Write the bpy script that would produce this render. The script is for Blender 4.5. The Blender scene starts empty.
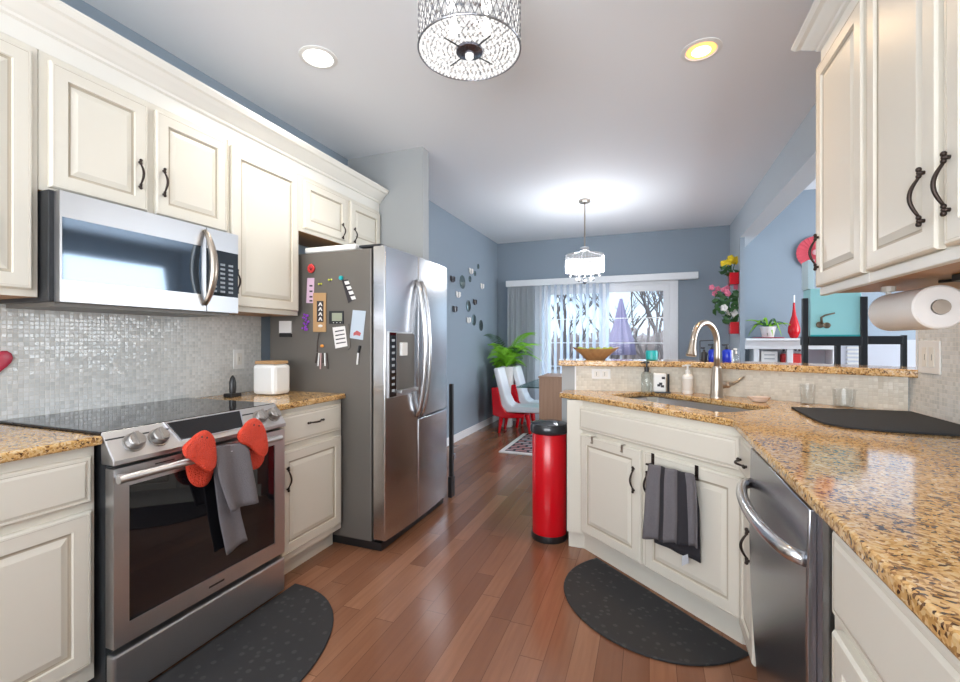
import bpy, bmesh, math, random
from mathutils import Vector, Matrix
random.seed(7)
PI = math.pi
SC = bpy.context.scene
COL = SC.collection

# ------------------------------------------------------------------ camera
F_PX, YAW, Y0, CAM_H = 447.74, .3615, 340.75, 1.2307
cd = bpy.data.cameras.new('camera'); cam = bpy.data.objects.new('camera', cd); COL.objects.link(cam)
cd.sensor_width = 36; cd.lens = F_PX / 960 * 36; cd.clip_start = .02; cd.clip_end = 200
cd.shift_y = -(341 - Y0) / 960
cam.location = (0, 0, CAM_H); cam.rotation_euler = (PI / 2, 0, YAW)
SC.camera = cam

# ------------------------------------------------------------------ world, lights, exposure
w = bpy.data.worlds.new('world'); SC.world = w; w.use_nodes = True
wn, wl = w.node_tree.nodes, w.node_tree.links
bg = wn['Background']; bg.inputs[1].default_value = 1.05
tcw = wn.new('ShaderNodeTexCoord'); sepw = wn.new('ShaderNodeSeparateXYZ'); rw = wn.new('ShaderNodeValToRGB')
wl.new(tcw.outputs['Generated'], sepw.inputs[0]); wl.new(sepw.outputs[2], rw.inputs[0]); wl.new(rw.outputs[0], bg.inputs[0])
rw.color_ramp.elements[0].color = (.72, .86, 1, 1); rw.color_ramp.elements[0].position = .0
rw.color_ramp.elements[1].color = (.45, .68, 1, 1); rw.color_ramp.elements[1].position = .6

def light(name, kind, loc, energy, color=(1, 1, 1), size=.1, rot=(0, 0, 0), size_y=None, spot=None):
    d = bpy.data.lights.new(name, kind); d.energy = energy; d.color = color
    if kind == 'AREA':
        d.size = size
        if size_y: d.shape = 'RECTANGLE'; d.size_y = size_y
    else: d.shadow_soft_size = size
    if kind == 'SPOT' and spot: d.spot_size = spot; d.spot_blend = .8
    o = bpy.data.objects.new(name, d); COL.objects.link(o); o.location = loc; o.rotation_euler = rot
    return o
# area panels standing in for window daylight (behind the camera, living room, patio door)
light('rear_daylight_fill', 'AREA', (-.65, -2.2, 1.45), 150, (.95, .97, 1), 3.3, (PI / 2 + .95, 0, 0), 2.0)  # added panel for rear window daylight, tipped up to brighten the ceiling
light('living_window_daylight', 'AREA', (4.9, 4.3, 1.5), 165, (.9, .95, 1), 3.6, (PI / 2 + .2, 0, PI / 2), 2.4)
light('patio_daylight', 'AREA', (-.6, 7.6, 3.3), 260, (.86, .93, 1), 3.0, (math.radians(-52), 0, 0), 2.0)

sd = bpy.data.lights.new('winter_sun', 'SUN'); sd.energy = 1.6; sd.angle = math.radians(1.5); sd.color = (1, .95, .88)
so = bpy.data.objects.new('winter_sun', sd); COL.objects.link(so); so.rotation_euler = Vector((-.35, -1, 1.15)).to_track_quat('Z', 'Y').to_euler()
SC.view_settings.view_transform = 'Standard'; SC.view_settings.look = 'None'
SC.view_settings.gamma = 1; SC.view_settings.use_curve_mapping = False
SC.view_settings.exposure = 0.62
SC.cycles.use_denoising = True
SC.cycles.max_bounces = 8; SC.cycles.transparent_max_bounces = 24
SC.cycles.sample_clamp_indirect = 6; SC.cycles.caustics_reflective = False; SC.cycles.caustics_refractive = False

# ------------------------------------------------------------------ pixel to point (with a real depth plane each)
_s, _c = math.sin(YAW), math.cos(YAW)
def ray(x, y):
    u = (x - 480) / F_PX; return -_s + _c * u, _c + _s * u, -(y - Y0) / F_PX
def atX(X, x, y): a, b, k = ray(x, y); t = X / a; return Vector((X, t * b, CAM_H + k * t))
def atY(Y, x, y): a, b, k = ray(x, y); t = Y / b; return Vector((t * a, Y, CAM_H + k * t))
def atZ(Z, x, y): a, b, k = ray(x, y); t = (Z - CAM_H) / k; return Vector((t * a, t * b, Z))

# ------------------------------------------------------------------ materials
def mat(name, col, rough=.5, metal=0., **kw):
    m = bpy.data.materials.new(name); m.use_nodes = True
    b = m.node_tree.nodes['Principled BSDF']
    b.inputs['Base Color'].default_value = (*col, 1); b.inputs['Roughness'].default_value = rough
    b.inputs['Metallic'].default_value = metal
    for k, v in kw.items(): b.inputs[k.replace('_', ' ')].default_value = v
    return m
def N(m, t, **kw):
    n = m.node_tree.nodes.new('ShaderNode' + t)
    for k, v in kw.items(): setattr(n, k, v)
    return n
def L(m, a, b): m.node_tree.links.new(a, b)
def B(m): return m.node_tree.nodes['Principled BSDF']
def coords(m, scale=(1, 1, 1)):
    t = N(m, 'TexCoord'); mp = N(m, 'Mapping'); mp.inputs['Scale'].default_value = scale
    L(m, t.outputs['Object'], mp.inputs[0]); return mp.outputs[0]
def ramp(m, fac, stops, interp='LINEAR'):
    r = N(m, 'ValToRGB'); r.color_ramp.interpolation = interp
    e = r.color_ramp.elements
    while len(e) < len(stops): e.new(.5)
    for i, (p, c) in enumerate(stops): e[i].position = p; e[i].color = (*c, 1)
    L(m, fac, r.inputs[0]); return r.outputs[0]
def mathn(m, op, a, b=None):
    n = N(m, 'Math', operation=op)
    for i, v in enumerate((a, b)):
        if v is None: continue
        if isinstance(v, (int, float)): n.inputs[i].default_value = v
        else: L(m, v, n.inputs[i])
    return n.outputs[0]
def bump(m, h, strength=.2, dist=.002, normal=None):
    n = N(m, 'Bump'); n.inputs['Strength'].default_value = strength; n.inputs['Distance'].default_value = dist
    L(m, h, n.inputs['Height']); L(m, n.outputs[0], B(m).inputs['Normal']); return n
def noise(m, vec, scale, detail=3, out=0):
    n = N(m, 'TexNoise'); n.inputs['Scale'].default_value = scale; n.inputs['Detail'].default_value = detail
    L(m, vec, n.inputs['Vector']); return n.outputs[out]
def mixc(m, fac, a, b, blend='MIX'):
    n = N(m, 'Mix', data_type='RGBA', blend_type=blend)
    for s, v in ((0, fac), (6, a), (7, b)):
        if isinstance(v, (int, float)): n.inputs[s].default_value = v
        elif isinstance(v, tuple): n.inputs[s].default_value = (*v, 1)
        else: L(m, v, n.inputs[s])
    return n.outputs[2]

def paint_mat(name, col, rough=.6, bs=.04, sc=220):
    m = mat(name, col, rough); bump(m, noise(m, coords(m), sc, 2), bs, .001); return m
CREAM = mat('cream_paint', (.73, .69, .60), .38)
CREAMW = mat('cream_paint_light', (.80, .78, .72), .4)
GLAZE = mat('glaze_line', (.47, .41, .32), .5)
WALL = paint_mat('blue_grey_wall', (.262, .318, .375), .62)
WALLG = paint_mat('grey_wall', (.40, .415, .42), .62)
HEADG = paint_mat('header_pale_grey', (.54, .59, .63), .62)  # paler grey than the walls, for header and pier
CEIL = paint_mat('ceiling_white', (.84, .865, .90), .7)
TRIMW = mat('white_trim', (.82, .84, .86), .35)
BLACK = mat('black_plastic', (.012, .012, .013), .35)
DARKG = mat('dark_grey_metal', (.035, .037, .04), .4, .3)
BRONZE = mat('dark_bronze', (.045, .032, .027), .38, .75)
CHROME = mat('chrome', (.8, .8, .82), .12, 1)
KNOBM = mat('satin_knob', (.40, .38, .36), .36, 1)
NICKEL = mat('brushed_nickel', (.46, .40, .34), .32, 1)
BGLASS = mat('black_glass', (.008, .008, .01), .03, 0, IOR=1.6)
WHITEP = mat('white_plastic', (.82, .82, .80), .3)
PAPER = mat('paper', (.80, .78, .76), .8)
RED = mat('red_enamel', (.62, .004, .012), .18)
REDM = mat('red_matt', (.62, .03, .03), .45)
WOOD = mat('wood_light', (.5, .3, .14), .5)
TEAL = mat('teal', (.02, .42, .45), .3)
FCASE = mat('taupe_fridge_side', (.165, .152, .135), .42, .35)
SEAL = mat('dark_seal', (.02, .02, .02), .6)

def steel_mat(name, col, rough, axis):
    m = mat(name, col, rough, 1)
    sc = {'h': (3, 3, 400), 'v': (400, 400, 3)}[axis]
    n = noise(m, coords(m, sc), 1.5, 2)
    r = N(m, 'MapRange'); r.inputs[3].default_value = rough - .008; r.inputs[4].default_value = rough + .012
    L(m, n, r.inputs[0]); L(m, r.outputs[0], B(m).inputs['Roughness'])
    return m
STEEL = steel_mat('stainless_steel', (.60, .60, .61), .36, 'h')
STEELV = steel_mat('stainless_steel_fridge', (.62, .625, .64), .24, 'v')
STEELD = steel_mat('stainless_dark', (.38, .39, .42), .26, 'v')

def granite_mat():
    m = mat('gold_granite', (.5, .35, .2), .09)
    c = coords(m); wv = N(m, 'VectorMath', operation='ADD'); L(m, c, wv.inputs[0])
    ns = N(m, 'TexNoise'); ns.inputs['Scale'].default_value = 30; L(m, c, ns.inputs['Vector'])
    sc = N(m, 'VectorMath', operation='SCALE'); L(m, ns.outputs[1], sc.inputs[0]); sc.inputs['Scale'].default_value = .02
    L(m, sc.outputs[0], wv.inputs[1])
    v = N(m, 'TexVoronoi'); v.inputs['Scale'].default_value = 175; L(m, wv.outputs[0], v.inputs['Vector'])
    s = N(m, 'SeparateColor'); L(m, v.outputs['Color'], s.inputs[0])
    cl = noise(m, c, 45, 4)
    f = mathn(m, 'ADD', mathn(m, 'MULTIPLY', s.outputs[0], .55), mathn(m, 'MULTIPLY', cl, .55))
    f = mathn(m, 'ADD', f, mathn(m, 'MULTIPLY', mathn(m, 'SUBTRACT', noise(m, c, 7, 2), .5), .35))
    col = ramp(m, f, [(.0, (.03, .018, .012)), (.26, (.07, .035, .02)), (.35, (.27, .13, .045)), (.46, (.52, .29, .095)), (.62, (.66, .40, .155)), (.80, (.70, .50, .26)), (.97, (.74, .62, .46))])
    L(m, col, B(m).inputs['Base Color']); return m
GRANITE = granite_mat()

def tile_mat(name, a, b, grout, rough=.12, pitch=.0168, kx=1, ky=1):
    m = mat(name, a, rough)
    g = N(m, 'NewGeometry'); sp = N(m, 'SeparateXYZ'); L(m, g.outputs['Position'], sp.inputs[0])
    # horizontal run = x + y works for walls on either axis
    run = mathn(m, 'ADD', mathn(m, 'MULTIPLY', sp.outputs[0], kx), mathn(m, 'MULTIPLY', sp.outputs[1], ky))
    uu = mathn(m, 'DIVIDE', run, pitch); vv = mathn(m, 'DIVIDE', sp.outputs[2], pitch)
    cu = mathn(m, 'FLOOR', uu); cv = mathn(m, 'FLOOR', vv)
    cb = N(m, 'CombineXYZ'); L(m, cu, cb.inputs[0]); L(m, cv, cb.inputs[1])
    wn_ = N(m, 'TexWhiteNoise', noise_dimensions='3D'); L(m, cb.outputs[0], wn_.inputs['Vector'])
    fu = mathn(m, 'ABSOLUTE', mathn(m, 'SUBTRACT', mathn(m, 'FRACT', uu), .5))
    fv = mathn(m, 'ABSOLUTE', mathn(m, 'SUBTRACT', mathn(m, 'FRACT', vv), .5))
    e = mathn(m, 'MAXIMUM', fu, fv); isg = mathn(m, 'GREATER_THAN', e, .44)
    tc = mixc(m, wn_.outputs[0], a, b)
    L(m, mixc(m, isg, tc, grout), B(m).inputs['Base Color'])
    L(m, mathn(m, 'ADD', mathn(m, 'MULTIPLY', isg, .5), rough), B(m).inputs['Roughness'])
    sub = N(m, 'VectorMath', operation='SUBTRACT'); L(m, wn_.outputs[1], sub.inputs[0]); sub.inputs[1].default_value = (.5, .5, .5)
    scl = N(m, 'VectorMath', operation='SCALE'); L(m, sub.outputs[0], scl.inputs[0]); scl.inputs['Scale'].default_value = .09
    add = N(m, 'VectorMath', operation='ADD'); L(m, g.outputs['Normal'], add.inputs[0]); L(m, scl.outputs[0], add.inputs[1])
    nm = N(m, 'VectorMath', operation='NORMALIZE'); L(m, add.outputs[0], nm.inputs[0])
    h = mathn(m, 'SUBTRACT', 1, ramp(m, e, [(.38, (0, 0, 0)), (.47, (1, 1, 1))]))
    bn = N(m, 'Bump'); bn.inputs['Strength'].default_value = .35; bn.inputs['Distance'].default_value = .002
    L(m, h, bn.inputs['Height']); L(m, nm.outputs[0], bn.inputs['Normal']); L(m, bn.outputs[0], B(m).inputs['Normal'])
    return m
TILE = tile_mat('glass_mosaic', (.60, .62, .61), (.76, .77, .76), (.66, .65, .61), .13)
TILEB = tile_mat('bar_mosaic', (.62, .58, .49), (.72, .68, .58), (.62, .57, .48), .2, .0168, 1, -.2)

def floor_mat():
    m = mat('cherry_floor', (.3, .1, .05), .2)
    g = N(m, 'NewGeometry'); sp = N(m, 'SeparateXYZ'); L(m, g.outputs['Position'], sp.inputs[0])
    px = mathn(m, 'DIVIDE', sp.outputs[0], .095); row = mathn(m, 'FLOOR', px)
    w1 = N(m, 'TexWhiteNoise', noise_dimensions='1D'); L(m, row, w1.inputs['W'])
    py = mathn(m, 'ADD', mathn(m, 'DIVIDE', sp.outputs[1], .85), mathn(m, 'MULTIPLY', w1.outputs[0], 7.3))
    cy = mathn(m, 'FLOOR', py)
    cb = N(m, 'CombineXYZ'); L(m, row, cb.inputs[0]); L(m, cy, cb.inputs[1])
    w2 = N(m, 'TexWhiteNoise', noise_dimensions='3D'); L(m, cb.outputs[0], w2.inputs['Vector'])
    c = coords(m, (26, 1.6, 1)); add = N(m, 'VectorMath', operation='ADD'); L(m, c, add.inputs[0]); L(m, w2.outputs[1], add.inputs[1])
    gr = noise(m, add.outputs[0], 2.2, 6)
    col = ramp(m, w2.outputs[0], [(0, (.20, .085, .045)), (.45, (.28, .128, .07)), (1, (.38, .185, .105))])
    col = mixc(m, mathn(m, 'MULTIPLY', gr, .6), col, (.14, .056, .032))
    fx = mathn(m, 'ABSOLUTE', mathn(m, 'SUBTRACT', mathn(m, 'FRACT', px), .5))
    fy = mathn(m, 'ABSOLUTE', mathn(m, 'SUBTRACT', mathn(m, 'FRACT', py), .5))
    gap = mathn(m, 'MAXIMUM', mathn(m, 'GREATER_THAN', fx, .488), mathn(m, 'GREATER_THAN', fy, .4982))
    L(m, mixc(m, mathn(m, 'MULTIPLY', gap, .55), col, (.03, .01, .006)), B(m).inputs['Base Color'])
    h = mathn(m, 'SUBTRACT', mathn(m, 'MULTIPLY', noise(m, coords(m, (6, 1, 1)), 3, 3), .8), mathn(m, 'MULTIPLY', gap, .6))
    bump(m, h, .14, .002); return m
FLOOR = floor_mat()

def rug_mat():
    m = mat('black_mat', (.02, .02, .021), .75)
    v = N(m, 'TexVoronoi'); v.inputs['Scale'].default_value = 26; L(m, coords(m), v.inputs['Vector'])
    d = ramp(m, v.outputs['Distance'], [(.2, (1, 1, 1)), (.3, (0, 0, 0))])
    L(m, mixc(m, d, (.022, .022, .024), (.042, .042, .042)), B(m).inputs['Base Color']); bump(m, d, .4, .002); return m
MATB = rug_mat()
def cloth_mat(name, col, sc=900, stripes=None):
    m = mat(name, col, .95); n = noise(m, coords(m), sc * .35, 2); bump(m, n, .9, .003)
    L(m, mixc(m, n, tuple(x * .7 for x in col), tuple(min(1, x * 1.3) for x in col)), B(m).inputs['Base Color']); return m
TOWEL = cloth_mat('grey_terry', (.17, .157, .167))
TOWELD = cloth_mat('dark_grey_terry', (.03, .028, .034))
SILI = mat('red_silicone', (.80, .06, .022), .42)
v_ = N(SILI, 'TexVoronoi'); v_.inputs['Scale'].default_value = 190; L(SILI, coords(SILI), v_.inputs['Vector']); bump(SILI, v_.outputs['Distance'], 1., .006)
LEAF = mat('leaf_green', (.26, .50, .05), .45)
LEAFD = mat('leaf_dark', (.035, .12, .03), .45)
BARK = mat('bark', (.17, .14, .13), .9)
def wood_grain(name, a, b):
    m = mat(name, a, .45); n = noise(m, coords(m, (40, 40, 2)), 1.5, 5); L(m, mixc(m, n, a, b), B(m).inputs['Base Color']); return m
OAK = wood_grain('taupe_oak', (.36, .22, .14), (.20, .115, .07))
MAPLE = wood_grain('maple_underside', (.50, .27, .10), (.38, .18, .06))
BOWLW = wood_grain('bowl_wood', (.45, .27, .12), (.22, .11, .05))

def thin_glass(name, tint=(1, 1, 1), refl=.12, haze=0.):
    m = bpy.data.materials.new(name); m.use_nodes = True; nt = m.node_tree
    for n in list(nt.nodes):
        if n.type == 'BSDF_PRINCIPLED': nt.nodes.remove(n)
    out = nt.nodes['Material Output']
    tr = N(m, 'BsdfTransparent'); tr.inputs[0].default_value = (*tint, 1)
    gl = N(m, 'BsdfGlossy'); gl.inputs['Roughness'].default_value = .02
    lw = N(m, 'LayerWeight'); lw.inputs[0].default_value = .35
    f = mathn(m, 'MULTIPLY', mathn(m, 'ADD', mathn(m, 'MULTIPLY', lw.outputs[0], .6), .04), refl * 4)
    mx = N(m, 'MixShader'); L(m, f, mx.inputs[0]); L(m, tr.outputs[0], mx.inputs[1]); L(m, gl.outputs[0], mx.inputs[2])
    L(m, mx.outputs[0], out.inputs[0]); return m
GLASS = thin_glass('window_glass', (.95, .98, 1), .02)
TUMBLER = thin_glass('faint_clear_glass', (.965, .97, .97), .07)
CGLASS = thin_glass('clear_glass', (.90, .93, .93), .16)
TGLASS = thin_glass('table_glass', (.55, .72, .68), .3)
TEALG = mat('teal_panel_paint', (.36, .74, .76), .2)
def translucent(name, col, f=.5):
    m = mat(name, col, .6); nt = m.node_tree; out = nt.nodes['Material Output']
    t = N(m, 'BsdfTranslucent'); t.inputs[0].default_value = (*col, 1); mx = N(m, 'MixShader'); mx.inputs[0].default_value = f
    L(m, B(m).outputs[0], mx.inputs[1]); L(m, t.outputs[0], mx.inputs[2]); L(m, mx.outputs[0], out.inputs[0]); return m
LEAF = translucent('palm_leaf_green', (.36, .74, .06), .4)
BLIND = translucent('blind_vane', (.66, .70, .74), .45)
def sheer(name, col, tr):
    m = translucent(name, col, .5); nt = m.node_tree; out = nt.nodes['Material Output']; src = out.inputs[0].links[0].from_socket
    t = N(m, 'BsdfTransparent'); mx = N(m, 'MixShader'); mx.inputs[0].default_value = tr
    L(m, src, mx.inputs[1]); L(m, t.outputs[0], mx.inputs[2]); L(m, mx.outputs[0], out.inputs[0]); return m
SHEER = sheer('sheer_vane', (.75, .84, .95), .6)
def emit(name, col, s):
    m = mat(name, col, .4); B(m).inputs['Emission Color'].default_value = (*col, 1); B(m).inputs['Emission Strength'].default_value = s; return m
BULB = emit('lit_bulb', (1, .95, .88), 6)
MGLASS = mat('mirrored_oven_glass', (.13, .165, .205), .05, .75)
CANW = emit('lit_can_white', (1, .97, .92), 4)
CANO = emit('lit_can_warm', (1, .44, .13), 1.25)
SHADE = emit('lit_crystal_shade', (1, .98, .92), .75)
def shade_mat():
    m = emit('lit_mesh_shade', (1, .98, .92), .32); B(m).inputs['Base Color'].default_value = (.2, .2, .2, 1); nt = m.node_tree; out = nt.nodes['Material Output']
    t = N(m, 'BsdfTransparent'); mx = N(m, 'MixShader'); mx.inputs[0].default_value = .75
    L(m, B(m).outputs[0], mx.inputs[1]); L(m, t.outputs[0], mx.inputs[2]); L(m, mx.outputs[0], out.inputs[0]); return m
SHADEG = shade_mat()
def crystal_mat():
    m = emit('lit_crystal', (1, .98, .95), .62); B(m).inputs['Roughness'].default_value = .08; B(m).inputs['Base Color'].default_value = (.16, .16, .17, 1); return m
CRYST = crystal_mat()
WIRE = mat('dark_chrome_wire', (.30, .30, .32), .3, .9)
YEL = mat('yellow_petal', (.9, .65, .02), .5); PINK = mat('pink_petal', (.75, .2, .3), .5); WPET = mat('white_petal', (.85, .82, .78), .5)
PURP = mat('purple_foam', (.28, .05, .5), .5); BLUEB = mat('blue_bottle', (.01, .04, .62), .15)
ORANGE = mat('orange_charm', (.75, .3, .05), .5); LCD = mat('lcd_grey_green', (.33, .36, .27), .3)
LBLUE = mat('pale_blue_card', (.50, .58, .66), .6); INK = mat('dark_ink', (.03, .025, .03), .6)
GROUND = paint_mat('winter_lawn', (.32, .27, .23), .95, .5, 8)

# ------------------------------------------------------------------ mesh helpers
def link(name, bm, m, parent=None, smooth=False, bev=0, recalc=True):
    if recalc: bmesh.ops.recalc_face_normals(bm, faces=bm.faces)
    me = bpy.data.meshes.new(name); bm.to_mesh(me); bm.free()
    for mm in (m if isinstance(m, (list, tuple)) else [m]): me.materials.append(mm)
    if smooth:
        for p in me.polygons: p.use_smooth = True
        if smooth == 'auto':
            me.set_sharp_from_angle(angle=math.radians(38))
    o = bpy.data.objects.new(name, me); COL.objects.link(o)
    if bev:
        b = o.modifiers.new('bevel', 'BEVEL'); b.width = bev; b.segments = 2; b.limit_method = 'ANGLE'; b.angle_limit = math.radians(40)
    if parent is not None:
        o.parent = parent
        if parent.type == 'EMPTY': o.matrix_parent_inverse = Matrix.Translation(-Vector(parent.location))
    return o
def tag(o, label, cat, group=None, kind=None):
    if label: o['label'] = label
    if cat: o['category'] = cat
    if group: o['group'] = group
    if kind: o['kind'] = kind
    return o
def thing(name, loc, label, cat, group=None):
    o = bpy.data.objects.new(name, None); COL.objects.link(o); o.location = loc; o.empty_display_size = .05
    return tag(o, label, cat, group)
def struct(name, bm, m, bev=0, **k):
    o = link(name, bm, m, None, bev=bev, **k); o['kind'] = 'structure'; return o
def copy_tree(o, delta, label=None, parent=None):
    c = o.copy(); COL.objects.link(c)
    if parent is not None: c.parent = parent
    else:
        c.location = Vector(o.location) + Vector(delta)
        if label: c['label'] = label
    for ch in list(o.children): copy_tree(ch, None, None, c)
    return c
def box(bm, x0, x1, y0, y1, z0, z1, mi=0):
    vs = [bm.verts.new((x, y, z)) for z in (z0, z1) for x, y in ((x0, y0), (x1, y0), (x1, y1), (x0, y1))]
    for f in ((0, 3, 2, 1), (4, 5, 6, 7), (0, 1, 5, 4), (1, 2, 6, 5), (2, 3, 7, 6), (3, 0, 4, 7)):
        bm.faces.new([vs[i] for i in f]).material_index = mi
    return vs
def nb(): return bmesh.new()
def bx(*a):
    bm = nb(); box(bm, *a); return bm
class Fr:
    """wall frame: s runs along the wall, out leaves it"""
    def __init__(s, p, u, n): s.p, s.u, s.n = Vector((*p, 0)), Vector((*u, 0)).normalized(), Vector((*n, 0)).normalized()
    def __call__(s, a, o, z): v = s.p + s.u * a + s.n * o; v.z += z; return v
    def box(s, bm, a0, a1, o0, o1, z0, z1, mi=0):
        vs = [bm.verts.new(s(a, o, z)) for z in (z0, z1) for a, o in ((a0, o0), (a1, o0), (a1, o1), (a0, o1))]
        for f in ((0, 3, 2, 1), (4, 5, 6, 7), (0, 1, 5, 4), (1, 2, 6, 5), (2, 3, 7, 6), (3, 0, 4, 7)):
            bm.faces.new([vs[i] for i in f]).material_index = mi
    def bx(s, *a):
        bm = nb(); s.box(bm, *a); return bm
def rings(bm, loops, mis=None, cap0=True, cap1=True, closed=True):
    L_ = [[bm.verts.new(p) for p in lp] for lp in loops]; n = len(L_[0])
    for k in range(len(L_) - 1):
        for i in range(n if closed else n - 1):
            f = bm.faces.new((L_[k][i], L_[k][(i + 1) % n], L_[k + 1][(i + 1) % n], L_[k + 1][i]))
            if mis: f.material_index = mis[k]
    if cap0: bm.faces.new(L_[0])
    if cap1: bm.faces.new(list(reversed(L_[-1])))
def panel(fr, a0, a1, z0, z1, prof, mis=None, o=0.):
    bm = nb(); lp = []
    for ins, d in prof:
        lp.append([fr(a, o + d, z) for a, z in ((a0 + ins, z0 + ins), (a1 - ins, z0 + ins), (a1 - ins, z1 - ins), (a0 + ins, z1 - ins))])
    rings(bm, lp, mis); return bm
RAISED = [(0, 0), (0, .014), (.005, .02), (.011, .0205), (.012, .0195), (.052, .020), (.054, .012), (.060, .011), (.064, .012), (.084, .0185), (.088, .0185)]
RAISED_M = [0, 0, 0, 1, 0, 0, 1, 1, 0, 0]
SLAB = [(0, 0), (0, .013), (.005, .018), (.012, .018), (.0135, .017), (.022, .0205), (.03, .0205)]
SLAB_M = [0, 0, 0, 1, 0, 0]
def tube(bm, pts, r, seg=10, cap=True, mi=0):
    pts = [Vector(p) for p in pts]; n = len(pts)
    rr = r if callable(r) else (lambda t: r)
    t0 = (pts[1] - pts[0]).normalized(); ref = Vector((0, 0, 1)) if abs(t0.z) < .9 else Vector((1, 0, 0))
    a = t0.cross(ref).normalized(); lp = []
    for i, p in enumerate(pts):
        t = (pts[min(i + 1, n - 1)] - pts[max(i - 1, 0)]).normalized()
        a = (a - t * a.dot(t)).normalized(); b = t.cross(a); q = rr(i / (n - 1))
        lp.append([p + (a * math.cos(2 * PI * k / seg) + b * math.sin(2 * PI * k / seg)) * q for k in range(seg)])
    rings(bm, lp, [mi] * (n - 1), cap, cap)
def lathe(bm, c, prof, seg=24, axis='z', mi=0):
    c = Vector(c); lp = []
    for r, h in prof:
        q = []
        for k in range(seg):
            a = 2 * PI * k / seg; x, y = r * math.cos(a), r * math.sin(a)
            q.append(c + (Vector((x, y, h)) if axis == 'z' else Vector((h, x, y)) if axis == 'x' else Vector((x, h, y))))
        lp.append(q)
    rings(bm, lp, [mi] * (len(prof) - 1), prof[0][0] > 1e-4, prof[-1][0] > 1e-4)
def sphere(bm, c, r, sc=(1, 1, 1), seg=10):
    m = Matrix.Translation(Vector(c)) @ Matrix.Diagonal((*sc, 1))
    bmesh.ops.create_uvsphere(bm, u_segments=seg, v_segments=max(5, seg * 2 // 3), radius=r, matrix=m)
def prism(bm, poly, z0, z1, mi=0):
    rings(bm, [[Vector((x, y, z0)) for x, y in poly], [Vector((x, y, z1)) for x, y in poly]], [mi])
def plate(bm, pts, n, th):
    """outline of 3-D points, extruded th along n"""
    n = Vector(n); rings(bm, [[Vector(p) for p in pts], [Vector(p) + n * th for p in pts]])
def bez(p0, p1, p2, k=10):
    p0, p1, p2 = Vector(p0), Vector(p1), Vector(p2)
    return [(p0 * (1 - t) ** 2 + p1 * 2 * t * (1 - t) + p2 * t * t) for t in [i / k for i in range(k + 1)]]
def smooth_poly(pts, it=2):
    for _ in range(it):
        q = []
        for i in range(len(pts)):
            a, b = Vector(pts[i]), Vector(pts[(i + 1) % len(pts)]); q += [a * .75 + b * .25, a * .25 + b * .75]
        pts = q
    return pts
def pad(bm, pts, n, th):
    """soft cushion plate: outline points, rounded rim"""
    pts = [Vector(p) for p in pts]; n = Vector(n); c = sum(pts, Vector()) / len(pts)
    def sc(f, d): return [c + (p - c) * f + n * d for p in pts]
    rings(bm, [sc(.5, -th * .5), sc(.88, -th * .46), sc(.97, -th * .3), sc(1, 0), sc(.97, th * .3), sc(.88, th * .46), sc(.5, th * .5)])

def pull(fr, a, z, parent, length=.105, vert=True, name='handle', out=.02):
    """bow pull with bulb ends"""
    bm = nb(); h = length / 2; pts = []
    P = (lambda k, o: fr(a, out + o, z + k)) if vert else (lambda k, o: fr(a + k, out + o, z))
    for i in range(13):
        t = i / 12; pts.append(P(-h * .72 + 2 * h * .72 * t, .010 + .019 * math.sin(PI * t)))
    tube(bm, pts, lambda t: .0034 + .0016 * math.sin(PI * t), 8)
    for sg in (-1, 1):
        for k, r in ((.74, .0062), (.86, .0052), (.98, .0066)):
            sphere(bm, P(sg * h * k, .011), r, seg=8)
        tube(bm, [P(sg * h * .86, 0), P(sg * h * .86, .012)], .005, 8)
    return link(name, bm, BRONZE, parent, smooth=True)

# ================================================================== SETTING
ZC = 2.74
XL, XD, XR, YB = -2.35, -2.21, 1.09, 6.62
struct('floor', bx(-2.6, 6, -2.8, 6.85, -.06, 0), FLOOR)
bmc = nb(); box(bmc, -2.6, 1.15, -2.8, 6.85, ZC, ZC + .08); struct('ceiling', bmc, CEIL)
struct('ceiling_living', bx(1.15, 6, 2.2, 6.85, 3.1, 3.18), CEIL)
struct('wall_left', bx(XL - .15, XL, -2.8, 3.10, 0, ZC), WALL)
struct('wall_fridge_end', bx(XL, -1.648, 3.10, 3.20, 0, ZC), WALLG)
struct('wall_dining_left', bx(XD - .15, XD, 3.20, 6.75, 0, ZC), WALL)
# back wall with patio door opening
DX0, DX1, DZ = -1.52, .315, 2.06
bm = nb(); box(bm, XD, DX0, YB, YB + .12, 0, ZC); box(bm, DX0, DX1, YB, YB + .12, DZ, ZC); box(bm, DX1, 1.0, YB, YB + .12, 0, ZC)
struct('wall_back', bm, WALL)
# living room back wall with its window opening
LX0, LX1, LZ0, LZ1 = 2.0, 2.85, 1.85, 2.62
bm = nb(); box(bm, 1.0, LX0, YB, YB + .12, 0, 3.1); box(bm, LX0, LX1, YB, YB + .12, 0, LZ0); box(bm, LX0, LX1, YB, YB + .12, LZ1, 3.1); box(bm, LX1, 6, YB, YB + .12, 0, 3.1)
struct('wall_living_back', bm, WALL)
struct('wall_living_right', bx(5.4, 5.52, 2.2, 6.62, 0, 3.1), WALL)
struct('wall_living_near', bx(1.21, 5.4, 2.2, 2.32, 0, 3.1), WALL)
# pier, header above the pass-through, kitchen right wall
bm = nb(); box(bm, .985, 1.035, 5.95, YB, 0, 2.43); box(bm, .985, 1.15, 2.465, YB, 2.43, ZC); struct('wall_header', bm, HEADG)
struct('pier_dark_face', bx(.985, 1.035, 5.93, 5.95, 0, 2.43), WALL)  # added slab, near face darkened in colour to offset strong living room light
struct('wall_header_upstand', bx(1.15, 1.17, 2.3, YB, 2.6, 3.1), WALL)
struct('wall_right', bx(XR, XR + .12, -2.8, 2.465, 0, ZC), WALL)
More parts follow.
